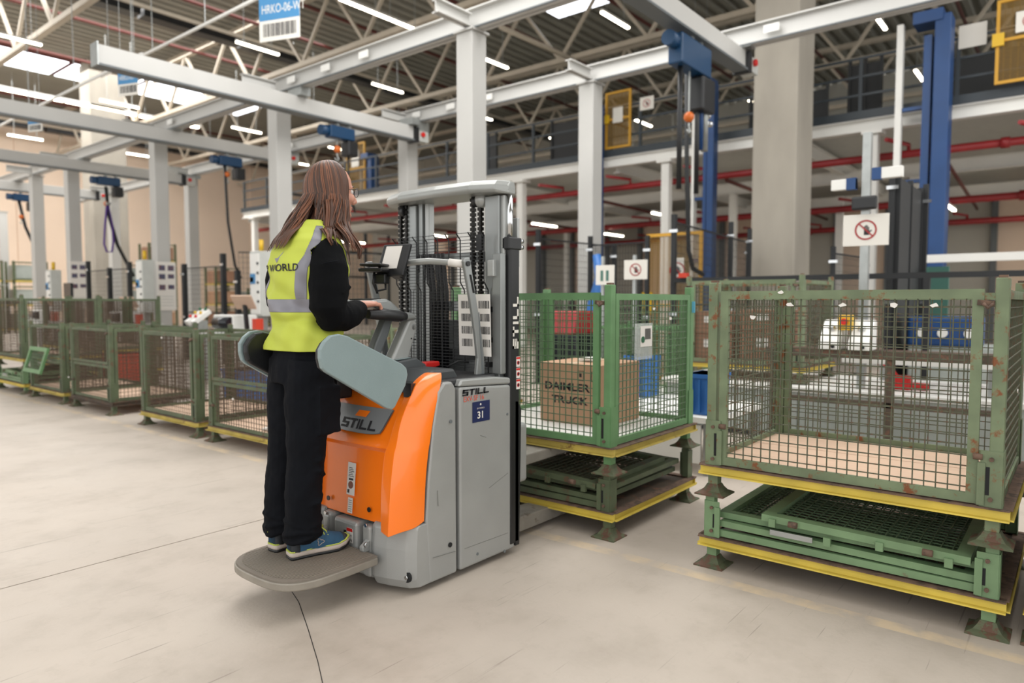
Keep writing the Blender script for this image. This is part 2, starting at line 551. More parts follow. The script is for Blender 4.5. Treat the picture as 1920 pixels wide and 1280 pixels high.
truss(6.85, 6.0, 39, 8.3, 10.3, 'cream lattice roof truss nearest the left edge, above the near crane bridges', 2.9, 0.4)
truss(12.7, 0.0, 39, 8.3, 10.3, 'cream lattice roof truss passing above the near runway beam', 2.9, 1.1)
truss(17.35, -6, 39, 8.3, 10.3, 'cream lattice roof truss crossing behind the bright roof panel', 2.9, 0.9)
truss(22.2, -6, 39, 8.1, 10.3, 'cream lattice roof truss above the far edge of the raised platform', 2.9, 0.0)
truss(27.0, -6, 39, 8.1, 10.3, 'cream lattice roof truss farthest back towards the right wall', 2.9, 0.7)
# one oblique brace that shows in front of the roof panel
tag(MB().tube([onX(938, 50, 14.2), onX(1075, 112, 16.8)], 0.07).build('roof_brace', M_truss), 'slanting cream roof brace below the bright roof panel', 'brace')

# fixed pipes, duct and hanging rail under the roof
for i, yy in enumerate((3.2, 7.6, 11.0, 14.6, 18.2, 20.55, 24.5, 28.6, 35.5)):
    tag(MB().tube([(0, yy, 10.0), (32, yy, 10.0)], 0.055, 6).build('sprinkler_pipe', M_darkred),
        'dark red sprinkler pipe running under the roof sheet', 'pipe', 'sprinkler pipes under the roof')
for yy, lab in ((20.75, 'black service duct under the roof in the middle of the hall'), (38.0, 'black service duct under the roof by the far beige wall')):
    d = empty('service_duct', (16, yy, 9.2), lab, 'duct')
    x = 3.0
    while x < 30:
        MB().box(x, x + 2.9, yy - 0.22, yy + 0.22, 9.2, 9.42).build('duct_section', M_black, d)
        x += 3.0
    MB().box(3, 30, yy - 0.3, yy - 0.24, 9.36, 9.46).build('cable_rail', M_truss, d)

# linear luminaires hung along X
def lamp(x, y, z=8.0, L=1.25, lab=None, grp='luminaires over the hall'):
    l = empty('ceiling_lamp', (x, y, z), lab or 'slim white luminaire hung on wires below the roof', 'lamp', None if lab else grp)
    MB().box(x - L / 2, x + L / 2, y - 0.04, y + 0.04, z, z + 0.05).build('housing', M_white, l)
    MB().box(x - L / 2 + 0.01, x + L / 2 - 0.01, y - 0.035, y + 0.035, z - 0.035, z - 0.001).build('tube', M_lamp, l)
    mb = MB()
    for dx in (-0.4, 0.4): mb.bar((x + dx, y, z + 0.05), (x + dx, y, 10.55), 0.012)
    mb.build('hanging_wire', M_steel, l)


for x, y in ((6.15, 21.5), (10.5, 17.3), (10.6, 13.1), (11.85, 13.1), (15.0, 17.3), (15.3, 13.15), (14.9, 8.95), (19.0, 4.05), (15.2, 4.05),
             (10.0, 34.0), (14.4, 34.0), (5.6, 34.0), (19.4, 17.3), (19.6, 21.5), (14.8, 21.5), (10.4, 25.8), (15.1, 25.8), (19.6, 25.8),
             (19.7, 8.95), (24.2, 8.95), (24.0, 13.15), (24.3, 17.3), (24.2, 4.05), (20.2, 30.0), (15.4, 30.0)):
    lamp(x, y)
lr = empty('light_rail', (4, 33, 8.0), 'long bright light rail at the upper left below the roof panels', 'lamp')
for k in range(4):
    x = 5.0 + k * 2.6
    MB().box(x, x + 2.5, 30.0, 30.1, 8.75, 8.82).build('tube', M_lamp, lr)
MB().box(4.9, 15.4, 30.0, 30.1, 8.82, 8.9).build('housing', M_white, lr)

# thin white conduit rods with the hanging signs
def signboard(name, o, xd, w, h, txt, label):
    o = Vector(o); xd = Vector(xd).normalized(); yd = Vector((0, 0, 1)); n = xd.cross(yd)
    s = empty(name, o, label, 'sign')
    mb = MB(); quad(mb, o, xd, yd, 0, w, 0, h, -0.006, 0.006); bd = mb.build('board', M_signwhite, s)
    mb = MB(); quad(mb, o, xd, yd, 0, w, h * 0.45, h, 0.0, 0.002); mb.build('blue_field', M_signblue, s)
    mb = MB(); random.seed(11); x = w * 0.1
    while x < w * 0.9:
        bw = random.choice((0.008, 0.014, 0.022)); quad(mb, o, xd, yd, x, x + bw, h * 0.1, h * 0.38, 0.0, 0.002); x += bw + random.choice((0.009, 0.016))
    mb.build('barcode', M_ink, s)
    textm('lettering', txt, h * 0.27, o + xd * (w * 0.06) + yd * (h * 0.6), xd, yd, M_signwhite, s, sx=0.62 * w / (h * 0.95), depth=0.003)
    mb = MB()
    for k in (0.15, 0.85): mb.bar(o + xd * w * k + yd * h, o + xd * w * k + Vector((0, 0, 10.5 - o.z)), 0.006)
    mb.build('hanging_wire', M_steel, s)
    return s


sd = Vector((0.25, -1, 0.0)).normalized()
def sign_at(p0, w, h, txt, lab, tilt=0.0):
    signboard('hanging_sign', p0, (0.35, -0.94, tilt), w, h, txt, lab)


sign_at(onX(487, 80, 6.0) , 0.72, 0.68, 'HRKO-06-WT', 'blue and white hanging barcode sign at the top, nearest one', 0.0)
sign_at(onX(222, 181, 5.4), 0.46, 0.45, 'HRKO-05-WT', 'blue and white hanging barcode sign under the long grey bridge, middle one', 0.0)
sign_at(onX(53, 248, 5.0), 0.40, 0.34, 'HRKO-04-WT', 'blue and white hanging barcode sign at the left, smallest one', 0.0)

for (px, py, z, y0, y1, lab) in ((372, 52, 5.92, 9.3, 16.0, 'thin white conduit rod running up to the nearest hanging sign'), (120, 175, 5.6, 13.0, 22.0, 'thin white conduit rod left of the middle hanging sign')):
    q = onZ(px, py, z)
    r = empty('conduit_rod', (q.x, (y0 + y1) / 2, z), lab, 'rod')
    MB().tube([(q.x, y0, z), (q.x, y1, z)], .028, 8).build('rod', M_white, r)
    for k in range(4):
        yy = y0 + .4 + (y1 - y0 - .8) * k / 3
        MB().bar((q.x, yy, z + .02), (q.x, yy, 10.55), .012).build('hanging_wire', M_steel, r)
# ================================================================== LIGHT CRANE SYSTEM
def ibeam(mb, p, q, w, h):
    """I section from p to q; p,q are the middle of the bottom flange underside"""
    p = Vector(p); q = Vector(q)
    up = Vector((0, 0, 1))
    mb.bar(p + up * 0.01, q + up * 0.01, w, 0.02)
    mb.bar(p + up * (h - 0.01), q + up * (h - 0.01), w, 0.02)
    mb.bar(p + up * (h / 2), q + up * (h / 2), 0.014, h)


def column(x, y, z1, lab):
    c = empty('crane_column', (x, y, 0), lab, 'column')
    MB().box(x - 0.15, x + 0.15, y - 0.15, y + 0.15, 0.02, z1 - 0.03).build('shaft', M_column, c, bevel=0.012)
    MB().box(x - 0.22, x + 0.22, y - 0.22, y + 0.22, 0, 0.02).build('base_plate', M_column, c)
    MB().box(x - 0.18, x + 0.18, y - 0.18, y + 0.18, z1 - 0.03, z1).build('head_plate', M_column, c)
    hb_ = MB(); ibeam(hb_, (x - .75, y - .05, z1 + .03), (x - .1, y - .05, z1 + .03), 0.12, 0.18); hb_.build('head_bracket', M_beam, c)
    return c


cols1 = [(6.77, 'light grey steel column rising right behind the truck mast'),
         (11.54, 'light grey steel column just left of the woman\'s head'),
         (16.4, 'light grey steel column with a photo sheet, left of the woman'),
         (21.6, 'light grey steel column with a photo sheet, near the left edge'),
         (24.4, 'white steel column second from the left edge, behind the green crates')]
for y, l in cols1: column(7.4, y, 5.0, l)
cols2 = [(6.73, 'light grey steel column left of the yellow upper gate'),
         (11.37, 'light grey steel column between the woman\'s face and the mast'),
         (20.97, 'pale steel column right of the photo-sheet column, before the beige wall'),
         (26.6, 'pale steel column left of the hanging purple sling'), ]
for y, l in cols2: column(10.4, y, 5.0, l)
column(9.4, 35.2, 5.0, 'grey steel column at the extreme left edge')

for X, lab in ((7.4, 'nearer long light grey crane runway beam under the roof'), (10.4, 'farther long light grey crane runway beam under the roof')):
    r = empty('runway_beam', (X, 16, 5.0), lab, 'crane beam')
    y = 1.0 if X < 8 else -3.0
    mb = MB()
    for a, b_ in ((y, 12.8), (12.83, 24.0), (24.03, 30.0)):
        mb = MB(); ibeam(mb, (X, a, 5.0), (X, b_, 5.0), 0.16, 0.3)
        mb.build('beam_section', M_beam, r)
    for yy in (3.5, 8.9, 9.9, 10.9, 15.5):
        MB().box(X - 0.1, X - 0.085, yy, yy + 0.22, 5.11, 5.22).build('splice_plate', M_white, r)
    MB().box(X - 0.12, X - 0.09, y, 30, 5.0, 5.02).build('power_rail', M_grey, r)


def bridge(Y, x0, x1, z, lab, side=-1):
    b = empty('crane_bridge', ((x0 + x1) / 2, Y, z), lab, 'crane bridge')
    mb = MB(); mb.box(x0, x1, Y - 0.07, Y + 0.07, z, z + 0.27)
    mb.build('girder', M_beam, b, bevel=0.008)
    mb = MB(); mb.box(x0, x1, Y - 0.11, Y + 0.11, z - 0.03, z); mb.build('bottom_flange', M_grey, b)
    MB().box(x0 - 0.02, x0, Y - 0.12, Y + 0.12, z - 0.03, z + 0.29).build('end_plate', M_steel, b)
    mb = MB().box(x1 + 0.1, x1 + 0.38, Y - 0.12, Y + 0.1, z - 0.02, z + 0.2); mb.build('junction_box', M_greybox, b, bevel=0.01)
    MB().cyl((x1 + 0.2, Y - 0.14, z + 0.12), 0.05, 0.05, 10, 'y').build('warning_lamp', M_redbr, b)
    MB().box(x1, x1 + 0.1, Y - 0.13, Y + 0.13, z - 0.05, z + 0.25).build('buffer', M_black, b)
    for X in (7.4, x1 - .05):
        MB().box(X - 0.1, X + 0.1, Y - .2, Y + .2, z + 0.27, 4.998).build('trolley', M_steel, b)
    MB().box(x1 + .1, 10.52, Y - .06, Y + .06, z + .2, 4.998).build('runway_hanger', M_steel, b) if x1 < 10.3 else None
    return b


bridge(10.9, 4.09, 10.07, 4.588, 'nearest full-length light grey crane bridge, its zinc end cap at the upper left')
bridge(15.6, 4.08, 10.1, 4.71, 'second light grey crane bridge from the near side, entering at the left edge')
bridge(20.65, 3.2, 9.95, 4.70, 'third light grey crane bridge, passing over two columns at the left')
bridge(26.0, 5.2, 9.6, 4.71, 'fourth and lowest-looking crane bridge at the far left')
bridge(4.1, 5.6, 10.45, 4.715, 'big light grey crane bridge end at the top right, beside the concrete column')


def hoist(x, y, z, lab, drop=1.6, s=1.0, hookcol=True):
    h = empty('chain_hoist', (x, y, z), lab, 'hoist')
    MB().box(x - 0.36 * s, x + 0.2 * s, y - 0.1, y + 0.1, z - 0.26 * s, z - 0.04).build('motor_housing', M_hoist, h, bevel=0.02)
    MB().cyl((x - 0.42 * s, y, z - 0.15), 0.095, 0.2, 12, 'x').build('motor', M_hoist, h)
    MB().box(x + 0.02, x + 0.26 * s, y - 0.12, y + 0.12, z - 0.55 * s, z - 0.27 * s).build('chain_bag', M_black, h, bevel=0.03)
    mb = MB()
    for d in (-0.15, 0.12): mb.box(x + d - 0.03, x + d + 0.03, y - 0.05, y + 0.05, z - 0.05, z + 0.02)
    mb.build('trolley', M_steel, h)
    MB().bar((x - 0.15, y, z - 0.26), (x - 0.15, y, z - drop * 0.5), 0.02).build('load_chain', M_steel, h)
    zz = z - drop * 0.5
    MB().sphere((x - 0.15, y, zz), 0.07, 10, 6).build('hook_block', mat('orange_block', '#c8641e', 0.4), h)
    MB().tube([(x - 0.15, y, zz - 0.06), (x - 0.15, y, zz - 0.12), (x - 0.11, y, zz - 0.18), (x - 0.16, y, zz - 0.22), (x - 0.2, y, zz - 0.17)], 0.014, 6).build('hook', M_steel, h)
    return h


hoist(8.35, 10.9, 4.535, 'blue chain hoist under the nearest crane bridge', 0.9)
hoist(8.75, 15.6, 4.66, 'blue chain hoist under the second crane bridge', 0.9)
hoist(8.05, 20.65, 4.65, 'blue chain hoist carrying the purple sling', 1.5)
hoist(7.6, 26.0, 4.66, 'blue chain hoist at the far left edge', 1.5)
hb = hoist(8.85, 4.1, 4.665, 'large blue chain hoist under the bridge at the top right', 2.0, 1.6)
for dx, m_ in ((-0.42, M_black), (0.1, M_black), (0.22, M_blue), (0.34, M_steel)):
    MB().tube([(8.85 + dx, 4.1, 4.4), (8.85 + dx, 4.1, 3.3 if m_ != M_black else 2.7)], 0.035 if m_ != M_steel else 0.05, 8).build('control_hose', m_, hb)
for k in range(6):
    MB().sphere((9.3 + 0.07 * (k % 2), 4.1, 4.2 - 0.1 * k), 0.045, 8, 6).build('coupling', M_chrome, hb)


def cable(pts, r, lab, m_=None):
    return tag(MB().tube(pts, r, 6).build('hanging_cable', m_ or M_cable), lab, 'cable')


cable([(7.9, 20.65, 4.35), (7.95, 20.65, 3.6), (8.15, 20.65, 2.8), (8.55, 20.65, 1.95)], 0.045, 'dark control cable beside the purple sling')
cable([(8.55, 15.6, 4.4), (8.6, 15.6, 3.1), (8.75, 15.6, 2.1), (8.9, 15.6, 1.8)], 0.03, 'dark control cable before the beige wall, right of the pale columns')
cable([(7.4, 26, 4.4), (7.55, 26, 3.6), (7.85, 26, 2.8)], 0.045, 'dark control cable hanging at the far left')
cable([(9.45, 4.5, 4.5), (9.5, 4.5, 3.2), (9.6, 4.5, 2.0), (9.75, 4.5, 1.74), (10.1, 4.5, 1.66)], 0.035, 'thick black hose hanging down to the fence rail left of the concrete column')
cable([(8.45, 10.9, 4.0), (8.45, 10.9, 3.4), (8.6, 10.9, 2.95)], 0.02, 'thin cable under the nearest blue hoist')
sx0, sy0 = 7.92, 20.62
sl = empty('lifting_sling', (sx0, sy0, 2.6), 'purple lifting sling hanging in front of a concrete column', 'sling')
MB().tube([(sx0 - .02, sy0, 3.85), (sx0 - .08, sy0, 3.35), (sx0 - .12, sy0, 2.8), (sx0 - .06, sy0, 2.6), (sx0 + .07, sy0, 2.6), (sx0 + .12, sy0, 2.9), (sx0 + .1, sy0, 3.35), (sx0 + .01, sy0, 3.85)], 0.045, 8, flat=0.5).build('webbing_loop', M_purple, sl)
MB().cyl((sx0, sy0, 3.9), 0.05, 0.12, 8, 'x').build('shackle', M_steel, sl)

# ------------------------------------------------------------------ concrete columns
def conc(x0, x1, y0, y1, lab, z1=10.6):
    c = empty('concrete_column', ((x0 + x1) / 2, (y0 + y1) / 2, 0), lab, 'column')
    MB().box(x0, x1, y0, y1, 0, z1).build('shaft', M_conc, c, bevel=0.03)
    MB().box(x0 - 0.15, x1 + 0.15, y0 - 0.15, y1 + 0.15, 0, 0.25).build('plinth', M_conc, c)
    return c


conc(13.0, 13.93, 4.06, 4.86, 'massive bare concrete column right of centre')
conc(11.0, 12.3, 30.0, 31.0, 'distant bare concrete column at the left, behind the purple sling')

# ------------------------------------------------------------------ raised platform (mezzanine)
X0 = 15.0
mz = empty('raised_platform', (X0, 10, 4.4), 'long raised steel platform with white edge beam along the right', 'platform')
mb = MB(); ibeam(mb, (X0, -5, 4.52), (X0, 26, 4.52), 0.2, 0.24); mb.build('edge_beam', M_white, mz)
MB().box(X0 - 0.12, X0 - 0.06, -5, 26, 4.76, 4.92).build('kick_plate', M_mezz, mz)
MB().box(X0 - 0.05, 31.5, -5, 26, 4.78, 4.82).build('deck', M_greybox, mz)
for i in range(8):
    mb = MB(); ibeam(mb, (X0 + 0.1, -3.6 + i * 4.2, 4.4), (31, -3.6 + i * 4.2, 4.4), 0.16, 0.3); mb.build('cross_beam', M_white, mz)
for i in range(3):
    mb = MB(); ibeam(mb, (X0 + 4 + i * 4.5, -5, 4.2), (X0 + 4 + i * 4.5, 26, 4.2), 0.16, 0.3); mb.build('joist', M_white, mz)
rl = empty('platform_railing', (X0, 10, 4.92), 'dark steel railing along the edge of the raised platform', 'railing')
y = -4.5
while y < 26:
    MB().box(X0 - 0.03, X0 + 0.03, y - 0.03, y + 0.03, 4.85, 5.95).build('post', M_mezz, rl)
    y += 1.6
for zz in (5.95, 5.6, 5.25):
    MB().box(X0 - 0.02, X0 + 0.02, -4.5, 26, zz - 0.025, zz + 0.02).build('rail', M_mezz, rl)

for i, (x, y) in enumerate(((15, 7.6), (15, 3.25), (15, 11.9), (15, 16.3), (15, 20.8), (15, -0.9), (15, 25.2))):
    lab = ['white platform post beside the yellow lower gate', 'white platform post above the hand prohibition sign', 'white platform post seen right of the truck mast',
           'white platform post seen left of the mast', 'white platform post behind the woman\'s hair', 'white platform post at the right frame edge', 'white platform post at the far end of the platform'][i]
    p = empty('platform_post', (x, y, 0), lab, 'post')
    MB().box(x - 0.1, x + 0.1, y - 0.1, y + 0.1, 0.02, 4.45).build('shaft', M_white, p, bevel=0.02)
    MB().box(x - 0.18, x + 0.18, y - 0.18, y + 0.18, 4.45, 4.52).build('head_plate', M_white, p)
    MB().box(x - 0.18, x + 0.18, y - 0.18, y + 0.18, 0.0, 0.02).build('base_plate', M_white, p)
for (x, y) in ((19, 7.6), (19, 3.2), (19, 11.9), (19, 16.3), (23.5, 3.2), (23.5, 7.6), (23.5, 11.9), (23.5, 16.3), (19, 21), (23.5, 21), (19, -1.2), (23.5, -1.2), (21.2, 9.6), (21.2, 5.4), (21.2, 14.0)):
    tag(MB().box(x - 0.09, x + 0.09, y - 0.09, y + 0.09, 0, 4.19).build('platform_post', M_white), 'white post in the shade under the raised platform', 'post', 'inner platform posts')

# red fire mains under the platform
for (X, z, r, lab) in ((15.6, 4.12, 0.075, 'bright red fire main just under the platform edge'), (20.5, 3.75, 0.09, 'red fire main farther back under the platform'), (24.6, 3.6, 0.09, 'red fire main at the back under the platform')):
    p = empty('fire_main', (X, 10, z), lab, 'pipe')
    MB().tube([(X, -5, z), (X, 26, z)], r, 10).build('main_pipe', M_red, p)
    y = -3.4; k = 0
    while y < 25:
        MB().tube([(X, y, z), (X, y, z + 0.18), (X - 0.75, y + 0.25, z + 0.18)], 0.04, 6).build('branch_pipe', M_red, p)
        y += 2.05; k += 1
    for y in (1.2, 7.2, 13.2): MB().cyl((X, y, z), r * 1.35, 0.14, 12, 'y').build('coupling', M_red, p)
for yy in (2.2, 6.5, 10.5, 15.0, 19.5):
    tag(MB().tube([(15.8, yy, 4.05), (25.5, yy + 0.4, 4.05)], 0.045, 6).build('sprinkler_pipe', M_darkred), 'dark red sprinkler pipe running back under the platform', 'pipe', 'sprinkler pipes under the platform')
for x, y in ((17.2, 5.7), (17.0, 8.7), (17.0, 12.6), (20.2, 2.6), (22.6, 3.2), (20.5, 17.5), (17.2, 17.5), (21.0, 12.6), (24.0, 0.9), (21.0, 0.9), (17.2, 22.0)):
    lamp(x, y, 3.55, 1.2, None, 'x'); 
for o in bpy.data.objects:
    if o.name.startswith('ceiling_lamp') and o.get('group') == 'x':
        o['group'] = 'luminaires under the platform'; o['label'] = 'slim luminaire under the raised platform'
        for ch in kids(o):
            if ch.name.startswith('hanging_wire'):
                bpy.data.objects.remove(ch)

# ------------------------------------------------------------------ blue lifting towers, yellow gates, dark screens
def tower(x, y, z0, z1, lab, w=0.36):
    t = empty('lifting_tower', (x, y, z0), lab, 'lift')
    MB().box(x - w * .5, x + w * .5, y - w / 2, y + w * 0.1, z0, z1).build('mast', M_blue, t, bevel=0.015)
    MB().box(x - w * .35, x + w * .35, y + w * 0.2, y + w * 0.5, z0, z1 - 0.3).build('guide_rail', M_blue, t)
    MB().box(x - 0.24, x + 0.24, y - w * 0.2, y + w * 0.9, z1 - 0.1, z1 + 0.1).build('head', M_blue, t)
    MB().box(x - 0.1, x + 0.05, y + w * 1.3, y + w * 1.55, z0 + 0.2, z1).build('white_chain_guide', M_white, t)
    k = z0 + 0.8
    while k < z1 - 0.3:
        MB().box(x - 0.06, x + 0.06, y + w * 0.5, y + w * 1.3, k, k + 0.06).build('bracket', M_blue, t)
        k += 1.3
    return t


tower(14.6, 2.15, 0.0, 6.25, 'tall blue lifting tower through the platform at the right', 0.42)
tower(14.6, 9.25, 0.0, 5.9, 'tall blue lifting tower left of the yellow upper gate', 0.24)
tower(14.2, 6.2, 0.0, 5.8, 'blue lifting tower behind the large chain hoist', 0.24)
tower(15.8, 19.1, 4.83, 6.2, 'blue lifting tower seen past the woman\'s face', 0.34)


def gate(x, y0, y1, z0, z1, lab):
    g = empty('safety_gate', (x, (y0 + y1) / 2, z0), lab, 'gate')
    t = 0.05
    MB().box(x - .025, x + .025, y0, y0 + t, z0, z1).build('frame_post', M_yel_fence, g)
    MB().box(x - .025, x + .025, y1 - t, y1, z0, z1).build('frame_post', M_yel_fence, g)
    for z in (z0, (z0 + z1) / 2, z1 - t): MB().box(x - .025, x + .025, y0 + t, y1 - t, z, z + t).build('frame_rail', M_yel_fence, g)
    mb = MB(); z = z0 + t
    while z < z1 - t: mb.box(x - .004, x + .004, y0 + t, y1 - t, z, z + 0.012); z += 0.032
    y = y0 + t
    while y < y1 - t: mb.box(x - .004, x + .004, y, y + 0.006, z0, z1); y += 0.1
    mb.build('wire_mesh', M_brass, g, kind='stuff')
    MB().box(x - .07, x - .02, y1 - 0.12, y1 + 0.05, z0 + 0.45 * (z1 - z0), z0 + 0.6 * (z1 - z0)).build('lock_box', M_ypl, g)
    return g


gate(14.9, 8.5, 9.2, 4.95, 6.3, 'yellow mesh gate on the platform, left of the large hoist')
gate(14.7, 0.55, 1.32, 4.95, 6.35, 'yellow mesh gate on the platform at the right frame edge')
gate(15.6, 19.2, 20.2, 4.95, 6.7, 'yellow mesh gate on the platform seen past the woman\'s head')
gate(10.2, 4.55, 5.5, 0.0, 2.33, 'tall yellow mesh gate at floor level left of the concrete column')


def notice(o, xd, w, h, lab, hand=True, m_=None):
    o = Vector(o); xd = Vector(xd).normalized(); yd = Vector((0, 0, 1)); n = xd.cross(yd)
    s = empty('prohibition_sign' if hand else 'notice', o, lab, 'sign')
    mb = MB(); quad(mb, o, xd, yd, 0, w, 0, h, -0.008, 0.008); mb.build('board', M_signwhite, s)
    c = o + xd * w * .5 + yd * h * .5
    if hand:
        R = h * 0.32; mb = MB(); N = 32
        vs = []; fs = []
        for k in range(N):
            a = 2 * pi * k / N
            for r in (R, R * 0.84): vs.append(c + xd * r * cos(a) + yd * r * sin(a) + n * 0.004)
        for k in range(N):
            j = (k + 1) % N; fs.append((2 * k, 2 * k + 1, 2 * j + 1, 2 * j))
        mb.add(vs, fs)
        d1 = (xd * -0.707 + yd * 0.707)
        quad(mb, c + n * 0.003, d1, n.cross(d1), -R * .86, R * .86, -R * .07, R * .07)
        mb.build('red_ring', mat('sign_red', '#9c2a2a', 0.6), s, fix=False)
        mb = MB()
        hc = c + xd * R * 0.08 + yd * (-R * 0.12)
        quad(mb, hc + n * 0.0005, xd, yd, -R * .24, R * .24, -R * .38, R * .08)
        for i, L_ in enumerate((0.5, 0.62, 0.58, 0.42)):
            x = -R * .24 + i * R * .125
            quad(mb, hc + n * 0.0005, xd, yd, x, x + R * .09, R * .06, R * L_)
        quad(mb, hc + xd * R * .22 + yd * (-R * .12) + n * 0.0005, xd + yd * 0.9, yd - xd * 0.9, 0, R * .32, -R * .06, R * .06)
        mb.build('hand_symbol', M_ink, s)
    return s


cd = Vector((0.35, -0.94, 0))
notice(onX(1580, 462, 8.0), (0.12, -1, 0), 0.43, 0.325, 'large white sign with a crossed-out black hand, right of the concrete column')
notice(onX(1170, 524, 8.0), (0.1, -1, 0), 0.32, 0.25, 'small white sign with a crossed-out black hand, left of the yellow lower gate')
notice(onX(1257, 530, 9.4), (0.1, -1, 0), 0.2, 0.36, 'narrow white sign with a crossed-out hand on the yellow lower gate')
nt_ = notice(onX(1117, 534, 8.0), (0.1, -1, 0), 0.27, 0.26, 'tilted white notice on a black fence post right of the mast', False)
for k in (0.07, 0.15): quadm = MB(); quad(quadm, wloc(nt_) , (0.1, -1, 0), (0, 0, 1), k, k + 0.04, 0.05, 0.19, 0.001); quadm.build('print', M_teal, nt_)
up = notice((14.866, 8.98, 5.55), (0, -1, 0), 0.27, 0.36, 'white notice on the yellow upper gate left of the hoist', False)
notice((14.962, 8.3, 5.75), (0, -1, 0), 0.36, 0.3, 'small white prohibition sign beside the yellow upper gate')
notice((14.666, 1.05, 5.75), (0, -1, 0), 0.4, 0.34, 'white prohibition sign on the yellow gate at the right frame edge')
notice((15.565, 19.9, 5.9), (0, -1, 0), 0.4, 0.55, 'white notice on the yellow gate past the woman\'s head', False)
for (y, z, w, h) in ((1.9, 5.75, .42, .4), (2.35, 5.7, .3, .26)):
    notice((14.962, y, z), (0, -1, 0), w, h, 'white notice hung right of the tall blue tower, %s one' % ('larger' if w > .4 else 'smaller'), False)

# dark privacy screens standing on the platform
for (x, y0, y1, z0, z1, lab) in ((16.2, 3.4, 4.0, 4.85, 6.2, 'dark mesh screen on the platform right of the concrete column'), (16.8, 10.2, 12.2, 4.85, 6.4, 'dark mesh screen on the platform above the mast'),
                                 (17.5, 4.8, 6.6, 4.85, 6.2, 'dark mesh screen on the platform left of the concrete column'), (16.4, 14.0, 15.6, 4.85, 6.3, 'dark mesh screen on the platform left of the mast'),
                                 (17.5, -0.5, 2.8, 4.85, 6.3, 'dark mesh screen on the platform at the right frame edge')):
    s = empty('dark_screen', (x, (y0 + y1) / 2, z0), lab, 'screen')
    MB().box(x, x + 0.03, y0, y1, z0 + 0.1, z1).build('panel', M_blackmat, s)
    for yy in (y0, (y0 + y1) / 2, y1): MB().box(x - 0.03, x + 0.05, yy - 0.03, yy + 0.03, z0, z1 + 0.1).build('post', M_blackmat, s)
# ================================================================== MESH CRATES
CW, CD = 1.19, 1.0          # width along Y, depth along X


def wiremesh(mb, o, u, v, lu, lv, su, sv, r=0.0022):
    """woven rods filling a rectangle at o spanned by u (length lu) and v (length lv)"""
    o = Vector(o); u = Vector(u); v = Vector(v); n = u.cross(v)
    k = su / 2
    while k < lu:
        a = o + u * k; mb.bar(a, a + v * lv, r * 2, r * 2, up=n); k += su
    k = sv / 2
    while k < lv:
        a = o + v * k + n * (r * 2); mb.bar(a, a + u * lu, r * 2, r * 2, up=n); k += sv
    return mb


def frame(mb, o, u, v, lu, lv, t, d):
    """flat rectangular frame of profile t wide, d deep"""
    o = Vector(o); u = Vector(u); v = Vector(v); n = u.cross(v)
    for a, b_ in ((o + v * t / 2, o + u * lu + v * t / 2), (o + v * (lv - t / 2), o + u * lu + v * (lv - t / 2))):
        mb.bar(a, b_, d, t, up=v)
    for a, b_ in ((o + u * t / 2 + v * t, o + u * t / 2 + v * (lv - t)), (o + u * (lu - t / 2) + v * t, o + u * (lu - t / 2) + v * (lv - t))):
        mb.bar(a, b_, t, d, up=n)
    return mb


def panel(root, name, o, u, v, lu, lv, mf, mw, t=0.034, d=0.022, s=0.04):
    fr = frame(MB(), o, u, v, lu, lv, t, d).build(name, mf, root)
    o = Vector(o); u = Vector(u); v = Vector(v)
    wiremesh(MB(), o + u * t + v * t, u, v, lu - 2 * t, lv - 2 * t, s, s).build('wire_mesh', mw, fr, kind='stuff')
    return fr


def foot(root, x, y, m, mr):
    mb = MB()
    def sq(z, h): return [(x - h, y - h, z), (x + h, y - h, z), (x + h, y + h, z), (x - h, y + h, z)]
    mb.loft([sq(0.0, .07), sq(0.007, .07), sq(0.018, .046), sq(0.035, .033), sq(0.05, .026)], smooth=False)
    f_ = mb.build('foot', M_foot, root)
    MB().loft([sq(0.05, .023), sq(0.105, .023)], smooth=False).build('stub', m, f_)
    return f_


def base(root, mg, my, mr, dark=False):
    """feet, channel rails and the rusty top lip; z 0 .. .145"""
    for x in (0.045, CD - 0.045):
        for y in (0.05, CW - 0.05):
            foot(root, x, y, mg, mr)
    z0, z1 = 0.1, 0.14
    def rail(p, q, n):
        p = Vector(p); q = Vector(q); n = Vector(n)
        mb = MB()
        mb.bar(p + Vector((0, 0, (z0 + z1) / 2)) - n * 0.010, q + Vector((0, 0, (z0 + z1) / 2)) - n * 0.010, 0.006, z1 - z0)
        mb.bar(p + Vector((0, 0, z0 + .003)) + n * 0.002, q + Vector((0, 0, z0 + .003)) + n * 0.002, 0.03, 0.006)
        a = mb.build('base_rail', my, root)
        MB().bar(p + Vector((0, 0, z1 + .002)) - n * 0.012, q + Vector((0, 0, z1 + .002)) - n * 0.012, 0.05, 0.005).build('rail_lip', mr, a)
    rail((0, -0.005, 0), (0, CW + 0.005, 0), (-1, 0, 0))
    rail((CD, -0.005, 0), (CD, CW + 0.005, 0), (1, 0, 0))
    rail((0.012, 0, 0), (CD - 0.012, 0, 0), (0, -1, 0))
    rail((0.012, CW, 0), (CD - 0.012, CW, 0), (0, 1, 0))


